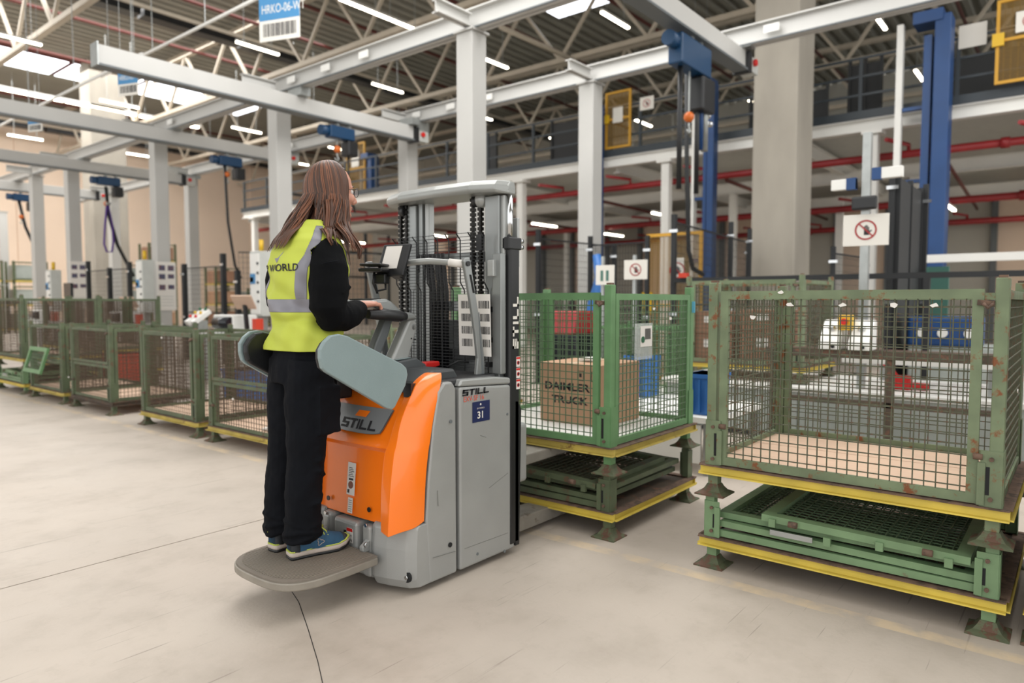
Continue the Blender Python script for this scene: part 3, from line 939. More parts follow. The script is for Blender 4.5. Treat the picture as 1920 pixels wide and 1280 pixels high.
def gusset(root, x, y, sx, sy, mg, mr, h=0.21):
    """reinforced lower corner with a slot plate and bolts"""
    mb = MB()
    mb.box(min(x, x + sx * .062), max(x, x + sx * .062), min(y - sy * .004, y), max(y - sy * .004, y), .145, .145 + h)
    mb.box(min(x - sx * .004, x), max(x - sx * .004, x), min(y, y + sy * .07), max(y, y + sy * .07), .145, .145 + h)
    g = mb.build('corner_gusset', mg, root)
    for zz in (.175, .145 + h - .03):
        MB().cyl((x - sx * .008, y + sy * .035, zz), .008, .012, 8, 'x').build('bolt', mr, g)
    MB().box(x - .006, x - .003 if sx > 0 else x + .003, y + sy * .046 - .006, y + sy * .046 + .006, .19, .145 + h - .06).build('slot', M_dark, g) if sx > 0 else None


def crate(name, label, mg, my, mr, mw, half_gate=False, n_boards=5, top_z=0.975, floor_m=None):
    r = empty(name, (0, 0, 0), label, 'crate', 'collapsible mesh crates')
    base(r, mg, my, mr)
    s = .044
    for (x, y, sx, sy) in ((0.006, 0.022, 1, 1), (0.006, CW - .022, 1, -1), (CD - .006, 0.022, -1, 1), (CD - .006, CW - .022, -1, -1)):
        x2, y2 = x + sx * s, y + sy * s
        p = MB().box(min(x, x2), max(x, x2), min(y, y2), max(y, y2), .145, top_z + .02).build('corner_post', mg, r, bevel=.004)
        gusset(r, x, y, sx, sy, mg, mr)
        MB().box(min(x, x2) + .008, max(x, x2) - .008, min(y, y2) + .008, max(y, y2) - .008, top_z + .02, top_z + .03).build('post_cap', mr, p)
    # side and back panels
    panel(r, 'side_panel', (.055, .035, .15), (1, 0, 0), (0, 0, 1), CD - .11, .80, mg, mw)
    panel(r, 'side_panel', (.055, CW - .035, .15), (1, 0, 0), (0, 0, 1), CD - .11, .80, mg, mw)
    panel(r, 'back_panel', (CD - .03, .07, .15), (0, 1, 0), (0, 0, 1), CW - .14, .80, mg, mw)
    # front: one tall gate or two half gates
    if half_gate:
        panel(r, 'lower_gate', (.022, .085, .15), (0, 1, 0), (0, 0, 1), CW - .17, .39, mg, mw, t=.026)
        panel(r, 'upper_gate', (.018, .085, .555), (0, 1, 0), (0, 0, 1), CW - .17, .39, mg, mw, t=.026)
    else:
        panel(r, 'front_gate', (.020, .10, .15), (0, 1, 0), (0, 0, 1), CW - .18, .805, mg, mw, t=.036)
    # latch, hinge bars
    lt = MB().bar((.01, .068, .90), (.01, .12, .905), .02).build('latch', mr, r)
    MB().tube([(-.004, .07, .90), (-.012, .085, .885), (-.004, .1, .9)], .007, 6).build('latch_hook', mr, lt)
    for y in (.088, CW - .088):
        MB().box(-.004, .012, y - .012, y + .012, .15, .31).build('guide_channel', mg, r)
    for y in (.1, CW - .1): MB().cyl((.004, y, .33), .012, .03, 8, 'y').build('hinge_pin', mr, r)
    # plywood boards of the floor
    fm = floor_m or M_ply
    x = .05; w = (CD - .1) / n_boards
    for i in range(n_boards):
        MB().box(x + .002, x + w - .002, .045, CW - .045, .142, .158 + .001 * (i % 2)).build('floor_board', fm, r)
        x += w
    return r


def folded(name, label, mg, my, mr, mw, tilt=0.0):
    """collapsed crate: base with short corner stubs and the four panels lying flat"""
    r = empty(name, (0, 0, 0), label, 'crate', 'folded mesh crates')
    base(r, mg, my, mr)
    for (x, y, sx, sy) in ((0.006, 0.022, 1, 1), (0.006, CW - .022, 1, -1), (CD - .006, 0.022, -1, 1), (CD - .006, CW - .022, -1, -1)):
        x2, y2 = x + sx * .044, y + sy * .044
        MB().box(min(x, x2), max(x, x2), min(y, y2), max(y, y2), .145, .345).build('corner_stub', mg, r, bevel=.004)
        gusset(r, x, y, sx, sy, mg, mr, .17)
        MB().box(-.006 if sx > 0 else x - .01, x if sx > 0 else x + .008, y + sy * .05, y + sy * .075, .15, .29).build('guide_channel', mg, r)
    MB().box(.02, CD - .02, .03, CW - .03, .12, .135).build('bottom_sheet', M_brown, r)
    MB().bar((.025, .09, .168), (.025, CW - .09, .168), .026, .03).build('lower_hinge_rail', mg, r)
    a = Vector((0, 1, tilt)).normalized()
    panel(r, 'folded_panel', (.02, .09, .2), (0, 1, .012), (1, 0, 0), CW - .18, .88, mg, mw, t=.045, d=.028)
    panel(r, 'folded_panel', (.05, .07, .245), (0, 1, .0), (1, 0, .01), CW - .14, .86, mg, mw, t=.045, d=.028)
    panel(r, 'folded_gate', (.0, .02 + .09, .27), (0, 1, .02 + tilt), (1, 0, .012), CW - .40, .80, mg, mw, t=.05, d=.03)
    for y, z in ((.18, .25), (.42, .26), (.62, .235), (.85, .27)):
        k = MB().box(-.012, .006, y - .014, y + .014, z - .018, z + .018).build('bracket', mg, r)
    for y, z in ((.25, .285), (.76, .29)): MB().cyl((-.012, y, z - .01), .014, .035, 8, 'y').build('hinge_eye', mr, r)
    MB().box(-.004, .001, .68, .86, .215, .238).build('data_plate', M_steel, r)
    return r


crateA = crate('mesh_crate', 'big worn green mesh crate at the right, upper of its stack', M_green_old, M_yellow, M_rust, M_wire)
crateB = crate('mesh_crate', 'bright green mesh crate holding the lettered cardboard box, on the truck forks', M_green_new, M_yellow_old, M_rust, M_wire_new, floor_m=M_white)
crateR = crate('mesh_crate', 'rusty mesh crate with two half gates, directly left of the woman', M_green, M_yellow_old, M_rust, M_wire_rust, half_gate=True)
crateD = crate('mesh_crate', 'dark brown-railed mesh crate in the left row, with an orange bin seen through it', M_green, M_brown, M_brown, M_wire_rust, half_gate=True)
fold1 = folded('folded_crate', 'folded mesh crate under the big worn green crate at the right', M_green_pale, M_yellow, M_rust, M_wire_new)
fold2 = folded('folded_crate', 'folded mesh crate under the lifted bright green crate', M_green, M_yellow, M_rust, M_wire, 0.02)


def put(o, x, y, z=0.0, rz=0.0, label=None, first=False, name=None):
    c = o if first else copy_tree(o)
    c.location = (x, y, z); c.rotation_euler.z = rz
    if label: c['label'] = label
    return c


ST = 0.342
put(fold1, 3.10, .185, 0, first=True)
put(crateA, 3.10, .185, ST, first=True)
put(fold2, 3.12, 1.865, 0, first=True)
put(crateB, 3.12, 1.865, ST, first=True)
put(crateR, 3.10, 4.87, 0, first=True)
crateE = crate('mesh_crate', 'green mesh crate with a tall gate, second crate to the left of the woman', M_green, M_yellow_old, M_rust, M_wire_rust)
put(crateE, 3.10, 6.24, 0, first=True)
put(crateD, 3.12, 8.19, 0, first=True)
c4 = put(crateR, 3.10, 9.56, 0, label='green mesh crate in the left row with its small gate hanging open')
put(crateE, 3.10, 11.0, ST, label='green mesh crate at the left edge, upper of the front stack')
put(fold1, 3.10, 11.0, 0, label='folded mesh crate at the left edge, lower of the front stack')
put(crateE, 4.4, 12.0, ST, label='green mesh crate behind the row at the left, upper of the rear stack')
put(fold2, 4.4, 12.0, 0, label='folded mesh crate behind the row at the left, lower of the rear stack')
put(crateE, 4.4, 13.3, ST, label='green mesh crate behind the left-edge stack, only its top in view')
put(fold1, 4.4, 13.3, 0, label='folded mesh crate under the rear left-edge crate')
put(fold1, 3.12, -1.075, 0, label='folded mesh crate cut off by the right frame edge')
put(crateA, 3.12, -1.075, ST, label='mesh crate cut off by the right frame edge, upper of its stack')
# gate hanging open on the fourth crate
g = panel(c4, 'hanging_gate', (-.14, .30, .36), (0, 1, 0), Vector((.28, 0, .9)).normalized(), .62, .33, M_green_new, M_wire_new, t=.05, d=.03)
# (built in the crate's own frame, so shift nothing)
g.location = (0, 0, 0)
for v in g.data.vertices: v.co += wloc(c4)
for ch in kids(g):
    for v in ch.data.vertices: v.co += wloc(c4)

# crates behind the big ones, holding boxes, on the low conveyor wall
b1 = put(crateA, 6.6, 1.95, .50, label='green mesh crate with stacked brown boxes behind the gap between the two big crates')
b2 = put(crateB, 7.2, 3.5, .0, label='green mesh crate on the floor seen through the lifted crate')
b3 = put(crateA, 5.2, 4.9, .0, label='green mesh crate between the woman and the truck mast, rear row')

# cardboard box in the lifted crate
bx = empty('cardboard_box', (3.78, 2.40, ST + .16), 'brown cardboard box with black lettering inside the lifted green crate', 'box')
X0_, X1_, Y0_, Y1_, Z0_, Z1_ = 3.52, 3.98, 2.19, 2.64, ST + .16, ST + .16 + .37
MB().box(X0_, X1_, Y0_, Y1_, Z0_, Z1_).build('carton', M_card, bx, bevel=.004)
MB().box(X0_ - .001, X1_ + .001, (Y0_ + Y1_) / 2 - .001, (Y0_ + Y1_) / 2 + .001, Z1_, Z1_ + .001).build('flap_seam', M_card_dark, bx)
MB().box(X0_ - .0008, X1_, (Y0_ + Y1_) / 2 - .025, (Y0_ + Y1_) / 2 + .025, Z1_, Z1_ + .0015).build('tape', M_tape, bx)
textm('lettering', 'DAIMLER', .064, (X0_, Y1_ - .035, Z0_ + .205), (0, -1, 0), (0, 0, 1), M_ink, bx, sx=1.28, depth=.001, bold=.0022)
textm('lettering', 'TRUCK', .062, (X0_, Y1_ - .09, Z0_ + .125), (0, -1, 0), (0, 0, 1), M_ink, bx, sx=1.28, depth=.001, bold=.0022)
for y in (Y0_ + .07, Y0_ + .17):
    mb = MB(); o_ = (X0_, y, Z0_ + .27)
    for a in ((0, .045, 0, .003), (0, .045, .057, .06), (0, .003, 0, .06), (.042, .045, 0, .06), (.014, .031, .022, .045)):
        quad(mb, o_, (0, -1, 0), (0, 0, 1), *a, 0.0, .001)
    mb.build('handling_mark', M_ink, bx)
mb = MB(); mb.cbox((3.75, 2.42, Z1_ + .012), (.16, .11, .012), .3); mb.cbox((3.72, 2.40, Z1_ + .02), (.12, .07, .012), -.2)
tag(mb.build('crumpled_film', M_paper), 'crumpled white film lying on top of the lettered cardboard box', 'film')
# clear sleeve with delivery slip on the right side of the lifted crate
sv = empty('slip_sleeve', (3.52, 1.85, 1.0), 'clear plastic sleeve with a barcode slip on the lifted green crate', 'document sleeve')
SO = Vector((3.36, 1.882, .93)); SU = Vector((1, 0, 0)); SV = Vector((0, 0, 1))
mb = MB(); quad(mb, SO, SU, SV, 0, .2, 0, .2, .0, .002); mb.build('sleeve', M_glass, sv)
mb = MB(); quad(mb, SO, SU, SV, .06, .19, .07, .185, .003, .001); mb.build('slip', M_paper, sv)
mb = MB()
for k in range(7): quad(mb, SO, SU, SV, .11 + k * .0095, .114 + k * .0095, .11, .17, .005, .001)
mb.build('barcode', M_ink, sv)
mb = MB().cyl((SO.x + .085, SO.y - .006, SO.z + .11), .018, .003, 16, 'y'); mb.build('green_spot', M_greend, sv)
# scraps of tape and film caught in the meshes
random.seed(5)
for i, (x, y, z) in enumerate(((3.1, .98, 1.235), (3.1, .77, 1.235), (3.1, .58, 1.235), (3.1, 1.02, 1.29), (3.1, .44, 1.235), (3.1, 1.14, 1.18), (3.35, .2, .9), (3.55, 1.88, 1.21), (3.75, 1.88, 1.15), (3.14, 4.98, .55), (3.1, 6.9, .9), (3.1, 5.6, .42), (3.1, 9.35, .35))):
    mb = MB(); cx = Vector((x - .006 if x < 3.2 else x, y - (.012 if x > 3.2 else 0), z))
    pts = [cx + Vector((0 if x < 3.2 else .02 * cos(a) * random.uniform(.5, 1), .02 * cos(a) * random.uniform(.5, 1) if x < 3.2 else 0, .011 * sin(a) * random.uniform(.4, 1))) for a in [2 * pi * k / 7 for k in range(7)]]
    t = Vector((.003, 0, 0)) if x < 3.2 else Vector((0, -.003, 0))
    mb.loft([pts, [p + t for p in pts]], smooth=False)
    tag(mb.build('film_scrap', M_paper), 'small torn scrap of white film stuck in a crate mesh', 'scrap', 'film scraps in the crate meshes')
tag(MB().box(4.085, 4.09, 1.868, 1.925, 1.18, 1.25).build('tape_piece', mat('light_blue_tape', '#5fa6c4', 0.5)), 'light blue tape on the far corner post of the lifted crate', 'tape')

# bins standing inside or behind the row crates
def bin_(x, y, z, d, m_, lab):
    b = empty('plastic_bin', (x, y, z), lab, 'bin')
    mb = MB(); dx, dy, dz = d
    def sq(zz, k): return [(x - dx / 2 * k, y - dy / 2 * k, zz), (x + dx / 2 * k, y - dy / 2 * k, zz), (x + dx / 2 * k, y + dy / 2 * k, zz), (x - dx / 2 * k, y + dy / 2 * k, zz)]
    mb.loft([sq(z, .9), sq(z + dz, 1.0)], smooth=False); mb.build('body', m_, b)
    MB().loft([sq(z + dz - .03, 1.05), sq(z + dz, 1.05)], smooth=False).build('rim', m_, b)
    for yy in (-.25, 0, .25):
        MB().box(x - dx / 2 - .008, x - dx / 2 + .03, y + yy * dy - .008, y + yy * dy + .008, z + .02, z + dz - .04).build('rib', m_, b)
    return b


bin_(4.45, 11.2, .0, (.4, .6, .48), M_orangecr, 'orange plastic bin seen through the brown-railed crate')
bin_(4.6, 8.0, .0, (.4, .45, .42), M_bluecr, 'blue plastic bin seen through the crate left of the woman')
bin_(4.95, 2.15, .42, (.3, .22, .3), M_bluecr, 'blue plastic bin seen through the lifted crate, right one')
bin_(5.5, 3.0, .42, (.3, .2, .36), M_bluecr, 'blue plastic bin seen through the lifted crate, left one')
tag(MB().cbox((3.45, 5.25, .175), (.4, .34, .02), .4).build('white_sheet', M_paper), 'white film sheet lying in the crate left of the woman', 'film')
bn = empty('low_bench', (5.2, 2.6, 0), 'low white bench with two blue bins, seen through the lifted crate', 'bench')
MB().box(4.7, 5.7, 2.0, 3.3, .38, .42).build('bench_top', M_white, bn)
for x in (4.75, 5.65):
    for y in (2.05, 3.25): MB().box(x - .03, x + .03, y - .03, y + .03, 0, .38).build('leg', M_steel, bn)
MB().box(4.72, 4.74, 2.1, 3.2, .08, .36).build('front_panel', M_white, bn)
# stacked boxes in the crate behind
for i, (x, y, z, dx, dy, dz) in enumerate(((6.85, 2.85, .665, .4, .42, .26), (6.85, 2.85, .93, .4, .42, .22), (6.85, 2.32, .665, .4, .5, .3), (6.85, 2.32, .97, .4, .5, .2), (7.3, 2.6, .665, .4, .7, .45))):
    b = empty('cardboard_box', (x, y, z), ['lower brown box at the left inside the raised rear crate', 'upper brown box at the left inside the raised rear crate', 'lower brown box at the right inside the raised rear crate',
              'upper brown box at the right inside the raised rear crate', 'tall brown box at the back of the raised rear crate'][i], 'box')
    MB().box(x - dx / 2, x + dx / 2, y - dy / 2, y + dy / 2, z, z + dz).build('carton', M_card_dark, b)
    MB().box(x - dx / 2 - .001, x + dx / 2 + .001, y - .025, y + .025, z + dz, z + dz + .001).build('tape', M_tape, b)
    MB().box(x - dx / 2 - .002, x - dx / 2, y - .02, y + .09, z + dz * .5, z + dz * .8).build('label', M_paper, b)
# ================================================================== PALLET STACKER (electric, stand-on)
T = empty('pallet_stacker', (2.3, 2.52, 0), 'orange and silver stand-on electric pallet stacker lifting the bright green crate', 'truck')
YN, YF, YC = 2.155, 2.90, 2.525           # near side, far side, centre


def mir(y): return 2 * YC - y


# --- lower rear casing (bumper), plan outline lofted upwards
def plan(z, k=0.0, top=False):
    pts = [(2.12, YN - .002), (1.99 + k, YN - .004), (1.955 + k, YN + .03), (1.925 + k, YN + .12), (1.905 + k, YN + .2), (1.9 + k, YC - .15)]
    pts += [(x, mir(y)) for x, y in pts[::-1]]
    return [(x, y, z) for x, y in pts]


zt = .305
# right and left bumper blocks
for side in (0, 1):
    prof = [(2.12, YN), (2.0, YN - .004), (1.962, YN + .02), (1.93, YN + .11), (1.915, YN + .175), (1.925, YN + .2), (2.12, YN + .2)]
    if side: prof = [(x, mir(y)) for x, y in prof[::-1]]
    mb = MB()
    mb.loft([[(x + .02 * (x < 2.1), y, .03) for x, y in prof], [(x, y, .07) for x, y in prof], [(x, y, .2) for x, y in prof],
             [(x + .006 * (x < 2.1), y, .285) for x, y in prof], [(x + .02 * (x < 2.1), y, .3) for x, y in prof]], smooth=False)
    mb.build('bumper_block', M_silver, T, bevel=.006)
# recessed bay between them
MB().box(2.0, 2.12, YN + .19, mir(YN + .19), .04, .285).build('bay_back', M_dark, T)
mb = MB()
for y in (YN + .2, mir(YN + .2) - .055): mb = MB().box(1.915, 2.03, y, y + .055, .05, .278); mb.build('bay_frame', M_silver, T, bevel=.014, seg=3)
MB().box(1.93, 2.03, YN + .2, mir(YN + .2), .045, .085).build('bay_sill', M_silver, T, bevel=.01)
hs = MB().box(1.905, 2.06, YC - .09, YC + .075, .12, .283).build('hinge_housing', M_silver, T, bevel=.018, seg=3)
MB().box(1.9035, 1.905, YC - .065, YC - .025, .185, .25).build('warning_label', M_paper, hs)
MB().box(1.903, 1.9035, YC - .065, YC - .025, .235, .25).build('label_stripe', M_redbr, hs)
for i, t in enumerate(('! Max', '125kg')):
    textm('lettering', t, .015, (1.9032, YC - .027, .215 - i * .02), (0, -1, 0), (0, 0, 1), M_ink, hs, sx=1.0, depth=.0004)
MB().box(1.903, 1.906, YC - .02, YC - .004, .205, .235).build('slot', M_dark, hs)
for y0 in (YC + .095, ):
    MB().box(1.92, 2.05, y0, y0 + .075, .12, .29).build('bay_bracket', M_silver, T, bevel=.018, seg=3)
MB().cyl((1.97, YC - .12, .235), .03, .05, 16, 'y').build('damper', M_rubber, T)
ar = MB().prism([(1.88, .178), (1.88, .195), (1.925, .225), (2.0, .23), (2.0, .17), (1.89, .17)], 'y', YC - .165, YC - .14).build('hinge_arm', M_silver, T, bevel=.004)
MB().cyl((1.895, YC - .172, .205), .012, .012, 16, 'y').build('hinge_pin', M_chrome, ar)
ar2 = MB().prism([(1.88, .178), (1.88, .195), (1.925, .225), (2.0, .23), (2.0, .17), (1.89, .17)], 'y', YC + .13, YC + .17).build('hinge_arm', M_silver_l, T, bevel=.004)
for (y, z, x) in ((YN + .225, .28, 1.914), (YN + .225, .12, 1.914), (mir(YN + .225), .28, 1.914)):
    MB().cyl((x, y, z), .008, .006, 12, 'x').build('screw', M_chrome, T)
rc = MB().cyl((1.968, YN + .02, .085), .022, .01, 20, 'x').build('towing_recess', M_dark, T)
MB().cyl((1.962, YN + .02, .085), .009, .012, 6, 'x').build('bolt_head', M_chrome, T)

# --- standing platform
mb = MB()
def plat(z, ins=0.0):
    pts = [(1.90, 2.283 + ins), (1.75, 2.276 + ins), (1.655, 2.278 + ins)]
    for k in range(1, 15):
        u = cos(k / 14 * pi / 2)
        pts.append((1.455 + ins + .17 * (u ** 3.0), YC - (.247 - ins) * (1 - (1 - u) ** 1.6)))
    pts += [(x, mir(y)) for x, y in pts[:-1][::-1]]
    return [(x, y, z) for x, y in pts]
pf = MB().loft([plat(.125, .02), plat(.135), plat(.165)], smooth=False).build('platform', mat('platform_steel', '#8d877d', 0.5, 0.3, noise=.15, scale=9), T, bevel=.004)
pt = MB().loft([plat(.165, .006), plat(.172, .006)], smooth=False).build('rubber_mat', M_rubber, pf)
mb = MB()
y = 2.30
while y < 2.75:
    xs = 1.475 + (.11 * ((abs(y - YC) / .235) ** 3.4))
    mb.box(xs + .006, 1.89, y, y + .0065, .172, .1755); y += .0125
mb.build('mat_ribs', mat('platform_rib', '#7f776c', 0.75), pf, kind='stuff')

# --- orange rear cover, lofted from measured sections
# each section: list of (x, y) from near side corner to the middle, at height z
secs = [
    (.292, [(2.045, YN), (1.99, YN + .0), (1.935, YN + .012), (1.872, YN + .03), (1.900, YN + .105), (1.950, YN + .115), (1.945, YN + .2), (1.94, YC)]),
    (.40, [(2.05, YN), (1.995, YN), (1.945, YN + .012), (1.885, YN + .035), (1.905, YN + .11), (1.957, YN + .12), (1.952, YN + .2), (1.948, YC)]),
    (.50, [(2.056, YN), (2.0, YN + .002), (1.952, YN + .015), (1.900, YN + .04), (1.915, YN + .115), (1.964, YN + .125), (1.960, YN + .2), (1.956, YC)]),
    (.60, [(2.072, YN), (2.02, YN + .004), (1.968, YN + .02), (1.925, YN + .05), (1.935, YN + .12), (1.972, YN + .13), (1.970, YN + .2), (1.965, YC)]),
    (.622, [(2.076, YN), (2.025, YN + .004), (1.973, YN + .02), (1.932, YN + .052), (1.94, YN + .115), (1.955, YN + .128), (1.945, YN + .2), (1.938, YC)]),
    (.65, [(2.085, YN), (2.035, YN + .005), (1.985, YN + .022), (1.948, YN + .055), (1.955, YN + .11), (1.985, YN + .125), (1.985, YN + .2), (1.980, YC)]),
    (.72, [(2.097, YN), (2.05, YN + .006), (2.003, YN + .024), (1.965, YN + .06), (1.975, YN + .105), (2.020, YN + .122), (2.022, YN + .2), (2.018, YC)]),
    (.79, [(2.117, YN), (2.075, YN + .006), (2.03, YN + .024), (1.998, YN + .06), (2.005, YN + .1), (2.055, YN + .12), (2.055, YN + .2), (2.05, YC)]),
    (.84, [(2.134, YN), (2.1, YN + .008), (2.06, YN + .026), (2.03, YN + .062), (2.035, YN + .1), (2.09, YN + .12), (2.085, YN + .2), (2.08, YC)]),
    (.885, [(2.153, YN + .003), (2.125, YN + .011), (2.09, YN + .03), (2.065, YN + .065), (2.07, YN + .1), (2.13, YN + .12), (2.12, YN + .2), (2.11, YC)]),
    (.915, [(2.17, YN + .012), (2.15, YN + .022), (2.125, YN + .04), (2.105, YN + .07), (2.11, YN + .1), (2.17, YN + .12), (2.16, YN + .2), (2.15, YC)]),
    (.935, [(2.185, YN + .03), (2.178, YN + .04), (2.165, YN + .055), (2.155, YN + .075), (2.16, YN + .1), (2.20, YN + .12), (2.20, YN + .2), (2.19, YC)]),
]
rows = []
for z, pts in secs:
    full = pts + [(x, mir(y)) for x, y in pts[:-1][::-1]]
    zz = []
    for j, (x, y) in enumerate(full):
        jj = min(j, len(full) - 1 - j)
        dz = 0.0
        if z < .3: dz = (-.012 if jj in (3, 4) else 0) + (.02 if jj == 0 else 0)
        cap = 1.0
        top = z
        if jj >= 5 and z > .85: top = .85 + (z - .85) * .35
        zz.append((x, y, top + dz))
    rows.append(zz)
mb = MB()
n = len(rows[0])
for r_ in rows: mb.v += [Vector(p) for p in r_]
for i in range(len(rows) - 1):
    for j in range(n - 1):
        mb.f.append((i * n + j, i * n + j + 1, (i + 1) * n + j + 1, (i + 1) * n + j)); mb.sm.append(True)
cov = mb.build('rear_cover', M_orange, T, solid=.006)
md = cov.modifiers.new('bev', 'BEVEL'); md.width = .006; md.segments = 2; md.limit_method = 'ANGLE'; md.angle_limit = .5
md = cov.modifiers.new('sub', 'SUBSURF'); md.levels = 1; md.render_levels = 2


def badge_pt(u, z, off=0.0):       # point on the sloping upper panel, off = height above it
    x = 1.983 + (z - .65) * .52 - .012 * (1 - min(1, abs(u) / .2) ** 2)
    return Vector((x - .004 - off, YC - u, z + off * .5))
bz0, bz1, bw0, bw1 = .662, .772, .165, .195
N = 12; vs = []; fs = []
for d in (0, .006):
    for i in range(N + 1):
        for j in range(5):
            t = j / 4; w = bw0 + (bw1 - bw0) * t; u = -w + 2 * w * i / N
            z = bz0 + (bz1 - bz0) * t - .012 * (abs(u) / w) ** 3 * 0 - (.0 if j else -.01 * (abs(u) / w) ** 4)
            vs.append(badge_pt(u, z, .003 + d))
for d in (0, 1):
    for i in range(N):
        for j in range(4):
            a = d * (N + 1) * 5 + i * 5 + j; fs.append((a, a + 5, a + 6, a + 1))
mb = MB().add(vs, fs, True)
bd = mb.build('badge_plate', M_badge, T, fix=False)
bo = badge_pt(0, .70); dv = (badge_pt(0, .76) - badge_pt(0, .70)).normalized()
no = Vector((0, -1, 0)).cross(dv)


def blocktext(name, s, o, xd, yd, h, m_, parent, wdt=.9, th=.2, gap=.18, slant=.0, d=.0008, warp=None):
    """wide block capitals built from bars"""
    G = {'S': [(0, 1, 1 - th, 1), (0, 1, .5 - th / 2, .5 + th / 2), (0, 1, 0, th), (0, th * 1.2, .5, 1), (1 - th * 1.2, 1, 0, .5)],
         'T': [(0, 1, 1 - th, 1), (.5 - th * .62, .5 + th * .62, 0, 1)],
         'I': [(.0, th * 1.25, 0, 1)], 'L': [(0, th * 1.25, 0, 1), (0, 1, 0, th)]}
    mb = MB(); x = 0
    for ch in s:
        w = wdt if ch != 'I' else th * 1.25
        for a, b_, c_, e in G[ch]:
            k = wdt if ch != 'I' else 1
            vs = []
            o_ = Vector(o); X = Vector(xd).normalized(); Y = Vector(yd).normalized(); n_ = X.cross(Y)
            for t in (d, d + .001):
                for p, q in ((a, c_), (b_, c_), (b_, e), (a, e)):
                    if warp: vs.append(warp((x + p * k + q * slant) * h, q * h, t)); continue
                    vs.append(o_ + X * ((x + p * k + q * slant) * h) + Y * (q * h) + n_ * t)
            mb.add(vs, [(0, 3, 2, 1), (4, 5, 6, 7), (0, 1, 5, 4), (1, 2, 6, 5), (2, 3, 7, 6), (3, 0, 4, 7)])
        x += w + gap
    return mb.build(name, m_, parent)


blocktext('brand_lettering', 'STILL', (0, 0, 0), (1, 0, 0), (0, 1, 0), .040, M_ink, bd, wdt=1.2, gap=.2, warp=lambda x, y, t: badge_pt(x - .098, .676 + y, .010 + t))
mb = MB(); vs = []
for t in (.0, .001):
    for p, q in ((0, 0), (.075, 0), (.09, .026), (.016, .026)): vs.append(badge_pt(-.025 + p, .728 + q, .010 + t))
mb.add(vs, [(0, 3, 2, 1), (4, 5, 6, 7), (0, 1, 5, 4), (1, 2, 6, 5), (2, 3, 7, 6), (3, 0, 4, 7)])
mb.build('brand_mark', M_orange, bd)
# stickers on the lower orange panel
sx_ = lambda z: 1.948 + (z - .4) * .08 - .0085
st = MB(); xdv = Vector((0, -1, 0)); ydv = Vector((.09, 0, 1)).normalized()
so = Vector((sx_(.385), YC + .018, .385)); quad(st, so, xdv, ydv, 0, .055, 0, .145, .0, .001)
stk = st.build('instruction_sticker', M_paper, T)
mb = MB()
mb.tube([so + xdv * .027 + ydv * .045 + xdv.cross(ydv) * .001, so + xdv * .027 + ydv * .045 + xdv.cross(ydv) * .002], .017, 20); mb.build('round_mark', mat('brown_mark', '#7a4a38', 0.6), stk)
mb = MB()
for k in range(6): quad(mb, so, xdv, ydv, .009, .046 - .006 * (k % 3), .082 + k * .0075, .0848 + k * .0075, .001, .0005)
quad(mb, so, xdv, ydv, .012, .042, .066, .075, .001, .0005); quad(mb, so, xdv, ydv, .006, .02, .008, .024, .001, .0005)
mb.build('print', M_ink, stk)
st = MB(); so2 = Vector((sx_(.305), YC + .005, .305)); quad(st, so2, xdv, ydv, 0, .033, 0, .068, .0, .001)
s2 = st.build('data_sticker', M_paper, T)
mb = MB()
for k in range(6): quad(mb, so2, xdv, ydv, .005, .028, .008 + k * .0095, .0105 + k * .0095, .001, .0005)
mb.build('print', M_grey, s2)
for (u, z) in ((.145, .345), (-.145, .345), ):
    p = Vector((sx_(z) - .001, YC - u, z))
    MB().tube([p, p - Vector((.004, 0, 0))], .011, 14).build('screw_cap', M_black, T)
MB().box(2.06, 2.1, YC + .07, YC + .12, .85, .885).build('key_switch', M_black, T, bevel=.004)
MB().box(1.97, 2.06, YC + .12, YC + .2, .80, .96).build('side_unit', M_black, T, bevel=.01)

# --- silver side casings
def zx(px, py, Y=2.15):
    p = onY(px, py, Y); return (p.x, p.z)
mid = [zx(857, 1085), zx(855, 728), zx(848, 715), zx(833, 717), zx(822, 735), zx(812, 800), zx(803, 900), zx(799, 976), zx(806, 1103)]
mid = [(x, max(z, .03)) for x, z in mid]
for y0, y1 in ((YN - .006, YN + .03), (mir(YN) - .03, mir(YN) + .006)):
    MB().prism(mid, 'y', y0, y1).build('side_casing', M_silver, T, bevel=.01, seg=3)
big = [(2.262, .03), (2.655, .03), (2.655, .845), (2.262, .868)]
for y0, y1 in ((YN - .008, YN + .04), (mir(YN) - .04, mir(YN) + .008)):
    sc = MB().prism(big, 'y', y0, y1).build('battery_cover', M_silver, T, bevel=.012, seg=3)
    MB().prism([(2.258, .87), (2.66, .848), (2.645, .878), (2.5, .895), (2.275, .9)], 'y', y0 - .0, y1 + .03).build('cover_cap', M_silver_l, T, bevel=.008)
MB().box(2.13, 2.64, YN + .03, mir(YN) - .03, .06, .86).build('inner_body', M_dark, T)
MB().box(2.13, 2.56, YN + .02, mir(YN) - .02, .86, .905).build('top_deck', M_black, T, bevel=.02, seg=3)
mb = MB().prism([(2.06, .85), (2.09, .9), (2.17, .945), (2.3, .945), (2.33, .9), (2.33, .85)], 'y', YN + .06, mir(YN) - .06)
mb.build('console_hood', mat('hood_plastic', '#3a3d3f', 0.5), T, bevel=.012)
for (px, py, w) in ((845, 790, .008), (844, 1021, .011), (895, 1038, .007), (946, 1033, .007), (951, 776, .006)):
    p = onY(px, py, YN - .008)
    MB().cyl((p.x, YN - .009, p.z), w, .004, 14, 'y').build('screw', M_dark if w > .009 else M_grey, T)
